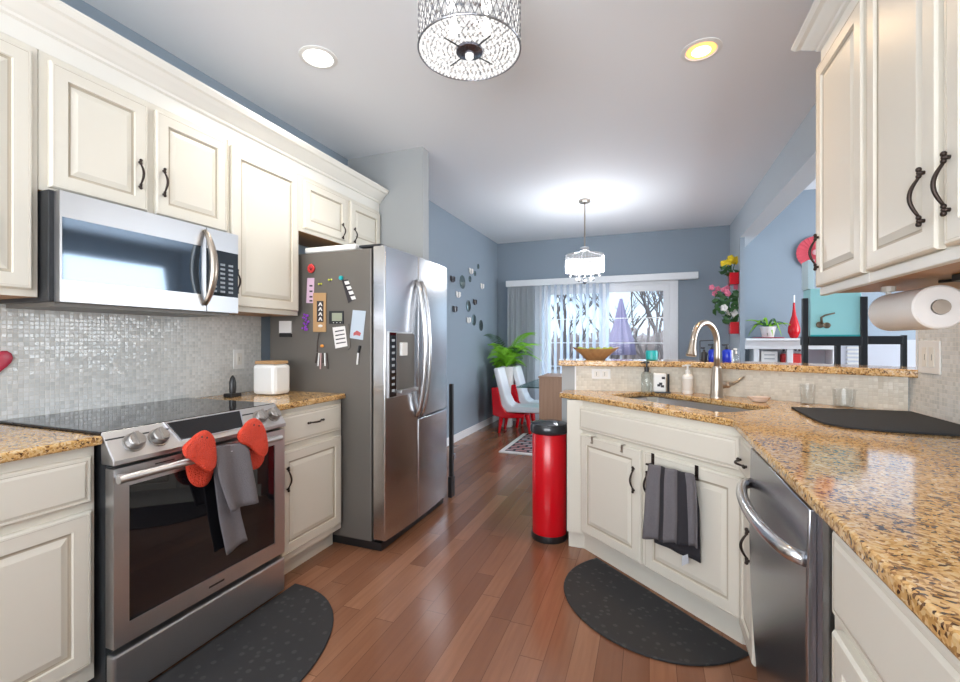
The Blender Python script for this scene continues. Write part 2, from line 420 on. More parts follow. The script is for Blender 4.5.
# rear wall behind the camera with a window
bm = nb(); box(bm, -2.5, -2.2, -2.7, -2.58, 0, ZC); box(bm, -2.2, .9, -2.7, -2.58, 0, .45); box(bm, -2.2, .9, -2.7, -2.58, 2.45, ZC); box(bm, .9, 1.2, -2.7, -2.58, 0, ZC)
struct('wall_rear', bm, WALL)
# baseboards
struct('baseboard_left', bx(XD, XD + .014, 3.20, YB, 0, .095), TRIMW, .004)
struct('baseboard_back', bx(XD, DX0 - .08, YB - .014, YB, 0, .095), TRIMW, .004)
struct('baseboard_fridge', bx(-1.648, -1.634, 3.10, 3.20, 0, .095), TRIMW, .003)
# backsplashes
struct('trim_1', bx(XL, XL + .01, -.8, 2.20, .915, 1.40), TILE)
struct('trim_2', bx(XR - .01, XR, -.8, 2.465, .915, 1.45), TILE)
struct('trim_3', bx(XR - .014, XR, 2.465, 2.474, 1.106, 1.42), TRIMW)
bm = nb(); box(bm, XR - .01, XR, 2.465, 2.56, .915, 1.069); struct('trim_8', bm, TILE)
struct('trim_9', bx(XR, XR + .12, 2.465, 2.60, 0, 1.069), WALL)

# bar half wall
A, Bp, Cp = Vector((-.53, 2.90)), Vector((.25, 3.03)), Vector((1.09, 2.53))
def offs(poly, d):
    """shift an open polyline sideways by d (towards the dining side when positive)"""
    out = []
    for i, p in enumerate(poly):
        ns = []
        if i > 0: e = (poly[i] - poly[i - 1]).normalized(); ns.append(Vector((-e.y, e.x)))
        if i < len(poly) - 1: e = (poly[i + 1] - poly[i]).normalized(); ns.append(Vector((-e.y, e.x)))
        n = sum(ns, Vector((0, 0))).normalized(); out.append(p + n * d / n.dot(ns[0]))
    return out
PL = [A, Bp, Cp]
bm = nb(); prism(bm, [tuple(p) for p in PL] + [tuple(p) for p in reversed(offs(PL, .12))], 0, 1.07); struct('wall_bar', bm, WALLG)
A2 = A + (Bp - A) * .115
TL = [A2, Bp, Cp - Vector((.012, -.007))]
bm = nb(); prism(bm, [tuple(p) for p in offs(TL, -.009)] + [tuple(p) for p in reversed(TL)], .915, 1.07); struct('trim_4', bm, TILEB)
LD = [A - (Bp - A).normalized() * .02, Bp, Cp + (Cp - Bp).normalized() * .06]
bm = nb(); prism(bm, [tuple(p) for p in offs(LD, -.05)] + [tuple(p) for p in reversed(offs(LD, .26))], 1.07, 1.105)
tag(link('bar_ledge', bm, GRANITE, bev=.006), 'raised gold granite ledge running along the top of the tiled half wall', 'bar top')

bm = nb(); prism(bm, [tuple(p) for p in offs([A2 - (Bp - A) * .012, A2], -.012)] + [tuple(A2), tuple(A2 - (Bp - A) * .012)], .915, 1.07); struct('trim_6', bm, TRIMW)
# patio door
pd = nb()
for x0, x1 in ((DX0, DX0 + .06), (DX1 - .06, DX1)): box(pd, x0, x1, YB - .01, YB + .1, 0, DZ)
box(pd, DX0 + .06, DX1 - .06, YB - .01, YB + .1, DZ - .06, DZ); box(pd, DX0 + .06, DX1 - .06, YB - .01, YB + .1, 0, .04)
d1 = struct('door_1', pd, TRIMW, .004)
for nm, x0, x1, y in (('door_panel', DX0 + .061, -.56, YB + .045), ('door_panel', -.64, DX1 - .061, YB + .005)):
    bm = nb(); s = .075
    box(bm, x0, x0 + s, y, y + .035, .04, DZ - .06); box(bm, x1 - s, x1, y, y + .035, .04, DZ - .06)
    box(bm, x0 + s, x1 - s, y, y + .035, .04, .16); box(bm, x0 + s, x1 - s, y, y + .035, DZ - .14, DZ - .06)
    for z in (.5, .85, 1.2, 1.55): box(bm, x0 + s, x1 - s, y + .012, y + .022, z - .007, z + .007)
    dp = link(nm, bm, TRIMW, d1)
    link('glass_pane', bx(x0 + s, x1 - s, y + .015, y + .019, .16, DZ - .14), GLASS, dp)
# door casing
bm = nb(); box(bm, DX0 - .07, DX0, YB - .018, YB, 0, DZ + .07); box(bm, DX1, DX1 + .05, YB - .018, YB, 0, DZ + .07); box(bm, DX0, DX1, YB - .018, YB, DZ, DZ + .07)
struct('trim_5', bm, TRIMW, .003)
# living window
bm = nb()
for x in (LX0, LX0 + .27, LX0 + .545, LX1 - .04): box(bm, x, x + .035, YB - .012, YB + .062, LZ0, LZ1)
for z in (LZ0, (LZ0 + LZ1) / 2, LZ1 - .04): box(bm, LX0, LX1, YB - .01, YB + .06, z, z + .04)
w2_ = struct('window_1', bm, TRIMW)
link('glass_pane', bx(LX0, LX1, YB + .03, YB + .034, LZ0, LZ1), GLASS, w2_)
# rear window frame + horizontal blinds
bm = nb()
for x in (-2.2, -.68, .85): box(bm, x, x + .05, -2.66, -2.57, .45, 2.45)
for z in (.45, 2.4): box(bm, -2.2, .9, -2.66, -2.57, z, z + .05)
w3_ = struct('window_2', bm, TRIMW)
bm = nb()
for k in range(40): box(bm, -2.15, .85, -2.63, -2.60, .5 + k * .048, .504 + k * .048)
link('window_blinds', bm, WHITEP, w3_)

# ================================================================== LEFT RUN
UL = Fr((-2.038, 0), (0, 1), (1, 0)); BL = Fr((-1.735, 0), (0, 1), (1, 0))
def upper_left(label, y0, y1, z0, doors, zt=2.27, hn=()):
    t = thing('wall_cabinet', (-2.2, (y0 + y1) / 2, z0), label, 'cabinet')
    bm = nb(); UL.box(bm, y0, y1, -.295, 0, z0, zt)
    for f in bm.faces:
        if f.calc_center_median().z < z0 + .001: f.material_index = 1
    link('carcass', bm, [CREAM, MAPLE], t, bev=.002)
    for i, (a0, a1, b0, b1) in enumerate(doors):
        d = link('door', panel(UL, a0, a1, b0, b1, RAISED, RAISED_M), [CREAM, GLAZE], t)
        if i < len(hn) and hn[i]: pull(UL, hn[i][0], hn[i][1], d, .12 if z0 < 1.9 else .105)
    return t
upper_left('cream wall cabinet left of the microwave at the picture edge', -.55, .935, 1.385, [(-.5, .17, 1.41, 2.245), (.20, .913, 1.41, 2.245)])
upper_left('two-door cream wall cabinet directly above the microwave', .937, 1.699, 1.77, [(.962, 1.299, 1.787, 2.245), (1.333, 1.686, 1.787, 2.245)], hn=[(1.262, 1.934), (1.362, 1.932)])
upper_left('tall single-door cream wall cabinet between microwave and fridge', 1.701, 2.196, 1.385, [(1.715, 2.185, 1.412, 2.245)], hn=[(1.737, 1.54)])
upper_left('short two-door cream wall cabinet above the refrigerator', 2.198, 3.095, 1.915, [(2.235, 2.655, 1.94, 2.245), (2.70, 3.08, 1.94, 2.245)], hn=[(2.60, 2.0), (2.735, 2.0)])
# crown moulding
prof = [(0, 2.27), (0, 2.335), (.012, 2.34), (.014, 2.35), (.022, 2.356), (.05, 2.385), (.062, 2.40), (.075, 2.405), (.088, 2.425), (.088, 2.435), (-.28, 2.435), (-.28, 2.27)]
bm = nb(); rings(bm, [[UL(-.55, o, z) for o, z in prof], [UL(3.095, o, z) for o, z in prof]])
tag(link('crown_moulding', bm, CREAMW), 'cream crown moulding running along the top of the left wall cabinets', 'moulding')

def base_unit(label, fr, s0, s1, depth, fronts, name='base_cabinet', poly=None, toe=.06, side=None):
    c = fr((s0 + s1) / 2, -depth / 2, 0)
    t = thing(name, c, label, 'cabinet')
    bm = nb(); fr.box(bm, s0, s1, -depth, 0, .105, .883); link('carcass', bm, CREAM, t, bev=.002)
    link('toe_kick', fr.bx(s0 + .002, s1 - .002, -depth, -toe, 0.0, .105), CREAM, t)
    for kind, a0, a1, z0, z1, h in fronts:
        pr, mi = (RAISED, RAISED_M) if kind == 'door' else (SLAB, SLAB_M)
        d = link(kind, panel(fr, a0, a1, z0, z1, pr, mi), [CREAM, GLAZE], t)
        if h: pull(fr, h[0], h[1], d, .12, vert=(kind == 'door'))
    return t
base_unit('cream base cabinet left of the range, drawer above one door', BL,   .17, .944, .60, [('drawer', .22, .928, .70, .85, (.5, .775)), ('door', .22, .928, .165, .672, None)])
base_unit('cream base cabinet nearest the camera on the left side', BL, -.6, .168, .60, [('drawer', -.55, .13, .70, .85, (-.2, .775)), ('door', -.55, .13, .165, .672, None)])
base_unit('narrow cream base cabinet between the range and the fridge', BL, 1.712, 2.224, .60, [('drawer', 1.735, 2.205, .70, .858, (1.975, .79)), ('door', 1.735, 2.205, .145, .668, (1.775, .53))])
def slab(label, x0, x1, y0, y1):
    tag(link('countertop', bx(x0, x1, y0, y1, .885, .915), GRANITE, bev=.007), label, 'countertop')
slab('gold granite countertop left of the range', -2.34, -1.70, -.6, .951)
slab('small gold granite countertop between range and fridge', -2.34, -1.70, 1.708, 2.227)

# ---- microwave
XM = -1.95; MF = Fr((XM, 0), (0, 1), (1, 0))
t = thing('microwave', (-2.15, 1.31, 1.366), 'stainless over-the-range microwave with arched handle and black window', 'microwave')
link('body', bx(-2.33, -1.985, .94, 1.695, 1.37, 1.767), DARKG, t, bev=.003)
link('vent_panel', bx(-2.30, -1.99, .96, 1.67, 1.355, 1.37), FCASE, t)
bm = nb()
for a in ((.955, 1.515, 1.672, 1.765), (.955, 1.515, 1.37, 1.448), (.955, .962, 1.448, 1.672), (1.492, 1.515, 1.448, 1.672)): MF.box(bm, a[0], a[1], -.034, 0, a[2], a[3])
dr = link('door', bm, STEEL, t)
link('door_window', MF.bx(.962, 1.492, -.034, -.002, 1.448, 1.672), MGLASS, dr)
bm = nb(); pts = [MF(1.505, .004 + .058 * math.sin(PI * k / 14) ** .7, 1.40 + .345 * k / 14) for k in range(15)]
tube(bm, pts, lambda q: .010 + .009 * math.sin(PI * q), 12); link('handle', bm, NICKEL, dr, smooth=True)
for z0_, z1_ in ((1.668, 1.765), (1.37, 1.448)): link('control_frame', MF.bx(1.519, 1.69, -.034, 0, z0_, z1_), STEEL, t)
cp = link('control_panel', MF.bx(1.519, 1.69, -.034, -.001, 1.448, 1.668), BGLASS, t)
bm = nb()
for r in range(7):
    for c in range(3): MF.box(bm, 1.545 + c * .045, 1.57 + c * .045, -.001, .0006, 1.465 + r * .022, 1.475 + r * .022)
link('keypad', bm, mat('keypad_grey', (.3, .33, .36), .4), cp)

# ---- range
t = thing('range', (-2.0, 1.32, 0), 'stainless slide-in electric range with black glass cooktop and oven window', 'stove')
link('body', bx(-2.33, -1.70, .957, 1.700, .04, .90), DARKG, t)
link('cooktop', bx(-2.335, -1.722, .954, 1.704, .90, .924), BGLASS, t, bev=.003)
sec = [(-1.722, .924), (-1.652, .832), (-1.652, .815), (-1.72, .815)]
bm = nb(); rings(bm, [[Vector((x, y, z)) for x, z in sec] for y in (.954, 1.704)]); cpn = link('control_panel', bm, STEEL, t, bev=.004)
pu = Vector((.07, 0, -.092)).normalized(); pn = Vector((.092, 0, .07)).normalized()
def pp(y, d, o): return Vector((-1.722, y, .924)) + pu * d + pn * o
bm = nb(); rings(bm, [[pp(1.16, .006, .0), pp(1.50, .006, .0), pp(1.475, .095, .0), pp(1.185, .095, .0)], [pp(1.16, .006, .003), pp(1.50, .006, .003), pp(1.475, .095, .003), pp(1.185, .095, .003)]])
link('display_trim', bm, CHROME, cpn)
bm = nb(); rings(bm, [[pp(1.17, .011, .001), pp(1.49, .011, .001), pp(1.467, .090, .001), pp(1.193, .090, .001)], [pp(1.17, .011, .005), pp(1.49, .011, .005), pp(1.467, .090, .005), pp(1.193, .090, .005)]])
link('display', bm, BGLASS, cpn)
for ky in (1.035, 1.118, 1.575, 1.652):
    bm = nb(); c0 = pp(ky, .062, 0)
    tube(bm, [c0, c0 + pn * .006, c0 + pn * .0061, c0 + pn * .026, c0 + pn * .03], lambda q: (.035, .035, .030, .028, .024)[round(q * 4)], 20)
    gx = Vector((0, 1, 0)); a = c0 + pn * .03
    rings(bm, [[a + gx * p - pu * q + pn * h for p, q in ((-.006, -.024), (.006, -.024), (.006, .024), (-.006, .024))] for h in (-.002, .009)])
    link('knob', bm, KNOBM, t, smooth='auto')
# oven door
OF = Fr((-1.70, 0), (0, 1), (1, 0))
bm = nb()
for a in ((.957, 1.700, .738, .803), (.957, 1.700, .205, .272), (.957, 1.005, .272, .738), (1.640, 1.700, .272, .738)): OF.box(bm, a[0], a[1], 0, .042, a[2], a[3])
od = link('oven_door', bm, STEEL, t)
link('oven_window', OF.bx(1.005, 1.640, 0, .038, .272, .738), BGLASS, od)
bm = nb(); tube(bm, [(-1.597, .935, .782), (-1.597, 1.615, .782)], .0135, 16)
for y in (.972, 1.59): tube(bm, [(-1.66, y, .776), (-1.60, y, .782)], .010, 8)
link('handle', bm, STEEL, od, smooth='auto')
bm = nb()
for y0_, y1_ in ((1.09, 1.16), (1.19, 1.52)): OF.box(bm, y0_, y1_, .0421, .0428, .787, .791)
link('vent_slot', bm, SEAL, od)
link('storage_drawer', OF.bx(.957, 1.700, 0, .044, .022, .182), STEEL, t, bev=.008)
link('maker_badge', OF.bx(1.30, 1.37, .042, .0425, .232, .240), DARKG, od)

# red silicone mitts and grey towel on the range handle
def mitt(label, front, back):
    t = thing('oven_mitt', atX(-1.58, *front[0]), label, 'oven mitt', 'red silicone mitts on the oven handle')
    bm = nb(); pad(bm, smooth_poly([atX(-1.570, x, y) for x, y in front]), (1, 0, 0), .022); link('front_flap', bm, SILI, t, smooth=True)
    bm = nb(); pad(bm, smooth_poly([atX(-1.627, x, y) for x, y in back]), (1, 0, 0), .020); link('back_flap', bm, SILI, t, smooth=True)
    cx, cy = front[0]
    bm = nb()
    for dx in (0, 5): sphere(bm, atX(-1.560, cx + 12 + dx, cy - 3 + dx * .15), .004, (.5, 1, 1))
    link('hanging_hole', bm, INK, t)
mitt('red silicone mitt on the oven handle, the nearer one left of the grey towel', [(190, 440), (197, 433), (206, 429), (214, 436), (216, 452), (216, 466), (209, 474), (200, 467), (193, 461), (184, 457), (182, 447)], [(186, 452), (205, 452), (214, 466), (211, 479), (204, 488), (192, 486), (186, 473)])
mitt('red silicone mitt on the oven handle, the farther one right of the grey towel', [(242, 428), (248, 420), (256, 417), (263, 424), (267, 438), (268, 452), (262, 459), (255, 452), (249, 446), (239, 443), (237, 434)], [(245, 438), (260, 443), (265, 456), (260, 467), (252, 471), (246, 463)])
def towel_sheet(bm, rows, nrm, wav, ncol=22, phase=0., amp=.006, mi=None):
    """rows: list of (left point, right point); waves along nrm"""
    g = []
    for i, (a, b) in enumerate(rows):
        t = i / (len(rows) - 1); r = []
        for k in range(ncol + 1):
            s = k / ncol; r.append(bm.verts.new(a.lerp(b, s) + nrm * (amp * (.3 + .7 * t) * math.sin(s * wav + phase + t * .8))))
        g.append(r)
    for i in range(len(g) - 1):
        for k in range(ncol):
            f = bm.faces.new((g[i][k], g[i][k + 1], g[i + 1][k + 1], g[i + 1][k])); f.smooth = True
            if mi: f.material_index = mi((k + .5) / ncol, i / len(g))
def interp(keys, n):
    out = []
    for i in range(n + 1):
        t = i / n * (len(keys) - 1); k = min(int(t), len(keys) - 2); f = t - k
        out.append(tuple(keys[k][j].lerp(keys[k + 1][j], f) for j in (0, 1)))
    return out
def solid(o, th):
    s = o.modifiers.new('thick', 'SOLIDIFY'); s.thickness = th; s.offset = 0; return o
bm = nb(); NX = Vector((1, 0, 0))
kf = [(atX(-1.61, 215, 449), atX(-1.61, 242, 444)), (atX(-1.583, 214, 447), atX(-1.583, 243, 443)), (atX(-1.578, 214, 456), atX(-1.578, 248, 451)), (atX(-1.576, 219, 482), atX(-1.576, 252, 475)), (atX(-1.574, 229, 512), atX(-1.574, 257, 502))]
towel_sheet(bm, interp(kf, 24), NX, 8, ncol=30, amp=.012)
kb = [(atX(-1.612, 213, 450), atX(-1.612, 243, 444)), (atX(-1.63, 213, 470), atX(-1.63, 236, 470)), (atX(-1.632, 219, 520), atX(-1.632, 240, 512)), (atX(-1.632, 226, 555), atX(-1.632, 247, 540))]
towel_sheet(bm, interp(kb, 20), NX, 6, amp=.005)
tag(solid(link('hand_towel', bm, TOWEL, recalc=False), .005), 'plain grey towel draped over the oven handle between two red mitts', 'towel')

# ---- floor mats
def half_mat(label, c, al, pe, a, b):
    al, pe = Vector(al).normalized(), Vector(pe).normalized(); c = Vector(c)
    pts = [c + al * (a * math.cos(PI * k / 40)) + pe * (b * abs(math.sin(PI * k / 40)) ** .85) for k in range(41)]
    bm = nb(); prism(bm, [tuple(p) for p in pts], .001, .011)
    tag(link('floor_mat', bm, MATB, bev=.004), label, 'mat')
half_mat('black half-round mat on the floor in front of the range', (-1.668, 1.20), (0, 1), (1, 0), .58, .50)
half_mat('black half-round mat on the floor in front of the sink cabinet', (.045, 2.30), (.74, -.67), (-.67, -.74), .435, .44)

# ---- fridge
FX, FY0, FY1 = -1.414, 2.231, 3.08
t = thing('refrigerator', (-1.9, 2.65, 0), 'stainless side-by-side refrigerator with taupe side and ice dispenser', 'refrigerator')
link('body', bx(-2.30, -1.525, FY0, FY1, .05, 1.775), FCASE, t, bev=.006)
link('base_grille', bx(-2.28, -1.46, FY0 + .005, FY1 - .005, .005, .05), BLACK, t)
FF = Fr((FX, 0), (0, 1), (1, 0))
def fdoor(name, y0, y1, z0, z1, par):
    bm = nb(); n = 10; yc, hw = (FY0 + FY1) / 2, (FY1 - FY0) / 2
    def xs(y): return FX - .018 * ((y - yc) / hw) ** 2
    ys = [y0 + (y1 - y0) * k / n for k in range(n + 1)]
    for_ = [[Vector((xs(y), y, z)) for y in ys] + [Vector((-1.515, y1, z)), Vector((-1.515, y0, z))] for z in (z0, z1)]
    rings(bm, for_); return link(name, bm, STEELV, par, bev=.006, smooth='auto')
YM = 2.600
ld = fdoor('freezer_door', FY0, YM - .003, .065, 1.785, t)
ud = fdoor('fridge_door', YM + .003, FY1, .728, 1.785, t)
fdoor('lower_fridge_door', YM + .003, FY1, .065, .718, t)
link('hinge_cover', bx(-1.62, -1.47, FY0 + .01, FY0 + .07, 1.785, 1.80), DARKG, t, bev=.004)
link('hinge_cover', bx(-1.62, -1.47, FY1 - .07, FY1 - .01, 1.785, 1.80), DARKG, t, bev=.004)
for y, par in ((YM - .032, ld), (YM + .032, ud)):
    bm = nb(); pts = [FF(y, .0 + .066 * math.sin(PI * k / 20) ** .55, 74e-2 + .88 * k / 20) for k in range(21)]
    tube(bm, pts, .015, 12); link('handle', bm, STEELV, par, smooth=True)
# dispenser
ds = nb(); FF.box(ds, 2.25, 2.55, -.014, -.002, .895, 1.285); dsp = link('dispenser', ds, STEEL, ld)
link('control_strip', FF.bx(2.255, 2.325, -.002, .001, .90, 1.28), BGLASS, dsp)
bm = nb(); FF.box(bm, 2.335, 2.545, -.004, .0005, .925, 1.275); link('recess', bm, FCASE, dsp)
link('paddle', FF.bx(2.36, 2.43, 0, .018, 1.14, 1.22), WHITEP, dsp, bev=.003)
link('drip_tray', FF.bx(2.335, 2.545, 0, .03, .915, .935), STEEL, dsp, bev=.002)
ICO = mat('icon_grey', (.4, .42, .45), .4)
for k in range(9): link('icon', FF.bx(2.275, 2.305, .001, .002, .93 + k * .037, .944 + k * .037), ICO, dsp)
# tray on fridge
tag(link('serving_tray', bx(-2.02, -1.64, 2.235, 2.60, 1.777, 1.812), WHITEP, bev=.008), 'flat white tray lying on top of the refrigerator', 'tray')

# ---- things stuck to the fridge side (plane Y = FY0)
def fs(x, y, o=0.): return atY(FY0 - .001 - o, x, y)
MG = 'magnets and notes on the fridge side'
def stick(name, label, cat, pts, m, th=.004):
    bm = nb(); plate(bm, [fs(x, y) for x, y in pts], (0, -1, 0), th)
    return tag(link(name, bm, m), label, cat)
def sub(o, name, pts, m, off=.004, th=.0015):
    bm = nb(); plate(bm, [fs(x, y, off) for x, y in pts], (0, -1, 0), th); return link(name, bm, m, o)
def R_(x0, x1, y0, y1, dx=0): return [(x0, y0), (x1, y0), (x1 + dx, y1), (x0 + dx, y1)]
o = thing('flower_magnet', fs(311, 269), 'red ribbon flower magnet at the top left of the fridge side', 'magnet')
bm = nb()
for k in range(9):
    a = 2 * PI * k / 9; c = fs(311, 268.5, .008); sphere(bm, c + Vector((math.cos(a), 0, math.sin(a))) * .018, .011, (1, .6, 1), 8)
link('petals', bm, REDM, o, smooth=True); bm = nb(); sphere(bm, fs(311, 268.5, .014), .01); link('flower_centre', bm, mat('dark_red', (.3, .01, .02), .5), o, smooth=True)
o = stick('photo_strip', 'pink paper strip with dark marks hanging below the red flower magnet', 'paper', R_(307.5, 314.5, 278, 303, -1), mat('pink_paper', (.68, .48, .62), .6), .002)
for y in (285, 290.5, 296, 300): sub(o, 'printed_mark', R_(309.5, 312.5, y, y + 1.6), INK, .002, .0006)
for i, (x, y, lb) in enumerate(((320, 284.5, 'tiny yellow butterfly magnet just above the wooden sign'), (330, 280.3, 'tiny yellow butterfly magnet, the higher one right of the wooden sign'))):
    o = thing('butterfly_magnet', fs(x, y), lb, 'magnet', 'yellow butterfly magnets')
    bm = nb()
    for sx in (-1, 1): sphere(bm, fs(x, y, .001) + Vector((sx * .008, 0, .003)), .009, (1, .4, .7), 8)
    link('wings', bm, mat('yellow_green', (.6, .62, .08), .4), o, smooth=True)
    bm = nb(); sphere(bm, fs(x, y, .007), .004, (.6, 1, 2), 6); link('butterfly_body', bm, INK, o)
o = tag(link('round_magnet', (lambda b: (lathe(b, fs(341.5, 278), [(.0, -.012), (.012, -.012), (.014, -.004), (.014, 0)], 14, 'y'), b)[1])(nb()), TEAL, smooth='auto'), 'round teal magnet holding the tilted black and white photo strip', 'magnet')
o = stick('photo_booth_strip', 'tilted black and white photo strip under the teal magnet', 'photo', [(342, 280), (348, 279.5), (355.5, 299), (348.5, 303)], INK, .002)
for k in range(4):
    x, y = 344.2 + k * 2.1, 281.5 + k * 5; sub(o, 'photo_print', [(x, y), (x + 4.2, y - .8), (x + 5.6, y + 2.4), (x + 1.4, y + 3.4)], PAPER, .002, .0006)
o = thing('wooden_sign', fs(320, 332), 'narrow wooden sign with a dark carved centre hanging on the fridge side', 'sign')
bm = nb(); plate(bm, [fs(x, y) for x, y in R_(314, 326.5, 293, 332)], (0, -1, 0), .009); link('board', bm, WOOD, o, bev=.002)
bm = nb(); plate(bm, [fs(x, y, .009) for x, y in R_(317, 323.5, 301, 322)], (0, -1, 0), .002); link('carved_centre', bm, INK, o)
for k in range(4):
    bm = nb(); y = 302.5 + k * 4.9; plate(bm, [fs(x, yy, .011) for x, yy in ((318.3, y + 3.4), (319.8, y), (321, y), (322.4, y + 3.4), (321.3, y + 3.4), (320.3, y + 1.4), (319.4, y + 3.4))], (0, -1, 0), .001); link('letter', bm, PAPER, o)
bm = nb(); sphere(bm, fs(320.3, 326, .010), .014, (1.3, .3, .6), 10); link('carved_shell', bm, PAPER, o, smooth=True)
bm = nb()
random.seed(3)
for k in range(26): sphere(bm, fs(305.5 + random.uniform(-3.2, 3.2), 322.5 + random.uniform(-8.5, 8.5), .006), .0065, seg=6)
tag(link('letter_magnets', bm, PURP, smooth=True), 'cluster of purple curly magnet left of the wooden sign', 'magnet')
o = thing('kitchen_timer', fs(337, 325), 'small digital timer with dark frame on the fridge side', 'timer')
bm = nb(); plate(bm, [fs(x, y) for x, y in R_(330, 344, 311, 324)], (0, -1, 0), .012); link('case', bm, DARKG, o, bev=.003)
bm = nb(); plate(bm, [fs(x, y, .012) for x, y in R_(332, 342, 313, 321)], (0, -1, 0), .001); link('screen', bm, LCD, o)
for k in range(3):
    bm = nb(); sphere(bm, fs(333.5 + k * 3.4, 322.6, .012), .004, (1, .5, .6), 6); link('button', bm, WHITEP, o)
o = stick('note_holder', 'dark grey holder with a white handwritten note below the timer', 'note', [(331, 324), (349, 324), (351, 347), (348, 350), (335, 350)], FCASE, .006)
sub(o, 'note_card', [(332.5, 327.5), (345, 326), (347.5, 346), (335.5, 348.5)], PAPER, .006, .001)
for k in range(4): sub(o, 'handwriting', [(335 + k * .4, 331 + k * 4), (344 + k * .6, 329.5 + k * 4), (344 + k * .6, 330.5 + k * 4), (335 + k * .4, 332.2 + k * 4)], INK, .007, .0005)
o = stick('greeting_card', 'pale blue card with a small red flower right of the timer', 'card', [(353, 310), (366, 311), (363, 340), (349.8, 338)], LBLUE, .002)
sub(o, 'red_flower_print', [(353.5, 333), (357, 330.5), (361, 333), (360, 336), (356, 335), (353.5, 335.8)], mat('faded_red', (.45, .1, .1), .6), .002, .0006)
o = thing('marker_pen', fs(358, 365), 'white marker pen with black cap stuck low on the fridge side', 'pen')
bm = nb(); tube(bm, [fs(358.2, 352.5, .007), fs(357.2, 364.5, .007)], .0062, 10); link('barrel', bm, WHITEP, o, smooth='auto')
bm = nb(); tube(bm, [fs(359.8, 345.5, .008), fs(358.3, 352.8, .008)], .0075, 10); link('cap', bm, BLACK, o, smooth='auto')
o = thing('key_bunch', fs(321, 333), 'bunch of dark keys and charms on a chain below the wooden sign', 'keys')
bm = nb(); tube(bm, [fs(319, 333, .004), fs(317.5, 342, .006), fs(317, 352, .006)], .003, 6); link('chain', bm, BRONZE, o)
bm = nb(); sphere(bm, fs(322, 346, .008), .012, (1.2, .5, .8), 8); link('orange_charm', bm, ORANGE, o, smooth=True)
for k in range(6):
    bm = nb(); x = 316.8 + k * 1.9; tube(bm, [fs(x + .3, 353, .006 + .002 * (k % 2)), fs(x + (k - 2.5) * .5, 363 + 3 * (k % 3), .008)], .0048, 6); link('key', bm, (WHITEP if k in (1, 4) else BRONZE, PINK)[0] if k != 2 else mat('rose_tag', (.6, .4, .38), .5), o)
o = stick('magnet_notepad', 'small white pad with a black base, farthest back on the fridge side', 'notepad', R_(280, 292, 321, 334), PAPER, .008)
sub(o, 'black_base', R_(280.5, 292, 333, 337), BLACK, 0, .010)

# ---- left wall & counter things
def outlet(label, fr, a, z, w, h, ns=1):
    t = thing('wall_outlet', fr(a, 0, z), label, 'outlet')
    link('cover_plate', fr.bx(a - w / 2, a + w / 2, 0, .006, z - h / 2, z + h / 2), WHITEP, t, bev=.002)
    for k in range(ns):
        c = a + (k - (ns - 1) / 2) * .05
        link('socket', fr.bx(c - .017, c + .017, .006, .009, z - h * .3, z + h * .3), CREAMW, t, bev=.002)
        link('slot', fr.bx(c - .004, c - .002, .009, .0095, z - .012, z + .012), SEAL, t)
LWF = Fr((XL + .01, 0), (0, 1), (1, 0)); RWF = Fr((XR - .01, 0), (0, 1), (-1, 0))
outlet('white wall outlet on the tiles behind the white canister', LWF, 2.03, 1.12, .075, .118)
outlet('white double switch plate on the tiles below the paper towel', RWF, 2.375, 1.163, .15, .135, 2)
o = thing('canister', (-2.06, 2.03, .915), 'white square canister with wooden lid on the counter beside the fridge', 'canister')
bm = nb(); box(bm, -2.165, -1.998, 1.97, 2.10, .917, 1.095); link('jar', bm, WHITEP, o, bev=.022)
link('lid', bx(-2.157, -2.008, 1.98, 2.09, 1.095, 1.113), WOOD, o, bev=.005)
o = thing('wine_stopper', (-2.2, 1.87, .915), 'small black bullet shaped gadget on a flat base beside the range', 'gadget')
link('stand', bx(-2.23, -2.17, 1.835, 1.905, .915, .935), BLACK, o, bev=.004)
bm = nb(); lathe(bm, (-2.2, 1.87, .935), [(.016, 0), (.018, .02), (.018, .06), (.013, .085), (.004, .10), (0, .101)], 14); link('tip', bm, BLACK, o, smooth='auto')
pts = []
for k in range(24):
    a = 2 * PI * k / 24; x = 16 * math.sin(a) ** 3; y = 13 * math.cos(a) - 5 * math.cos(2 * a) - 2 * math.cos(3 * a) - math.cos(4 * a)
    pts.append(LWF(.945 + x * .0032, .004, 1.15 + y * .0036))
bm = nb(); pad(bm, pts, (1, 0, 0), .012); tag(link('heart_ornament', bm, mat('rose_red', (.55, .04, .08), .3), smooth=True), 'rose red heart ornament on the tiles at the left picture edge', 'ornament')

# ================================================================== RIGHT RUN
# diagonal sink base
F1, F2 = Vector((-.362, 2.650)), Vector((.347, 2.024))
du = (F2 - F1).normalized(); DF = Fr(tuple(F1), tuple(du), (du.y, -du.x)); DLn = (F2 - F1).length
t = thing('sink_cabinet', (0.1, 2.5, 0), 'cream diagonal sink cabinet with false drawer front and two doors', 'cabinet')
poly = [(-.455, 2.66), (-.364, 2.652), (.346, 2.027), (.50, 2.027), (.95, 2.45), (.24, 2.99), (-.44, 2.885)]
bm = nb(); prism(bm, poly, .105, .883)
bmesh.ops.delete(bm, geom=[f for f in bm.faces if f.calc_center_median().z > .88], context='FACES')
link('carcass', bm, CREAM, t)
q = [(-.452, 2.70), (-.36, 2.70), (.352, 2.075), (.50, 2.075), (.9, 2.45), (.24, 2.95), (-.43, 2.86)]
bm = nb(); prism(bm, q, 0, .105); link('toe_kick', bm, CREAM, t)
def at_s(px):  # along-distance on the diagonal front of a picture column
    a, b, _k = ray(px, 0); d, e = DF.u.x, DF.u.y; x0, y0 = DF.p.x, DF.p.y
    # x0+s d = t a ; y0+s e = t b
    return (x0 * b - y0 * a) / (e * a - d * b)
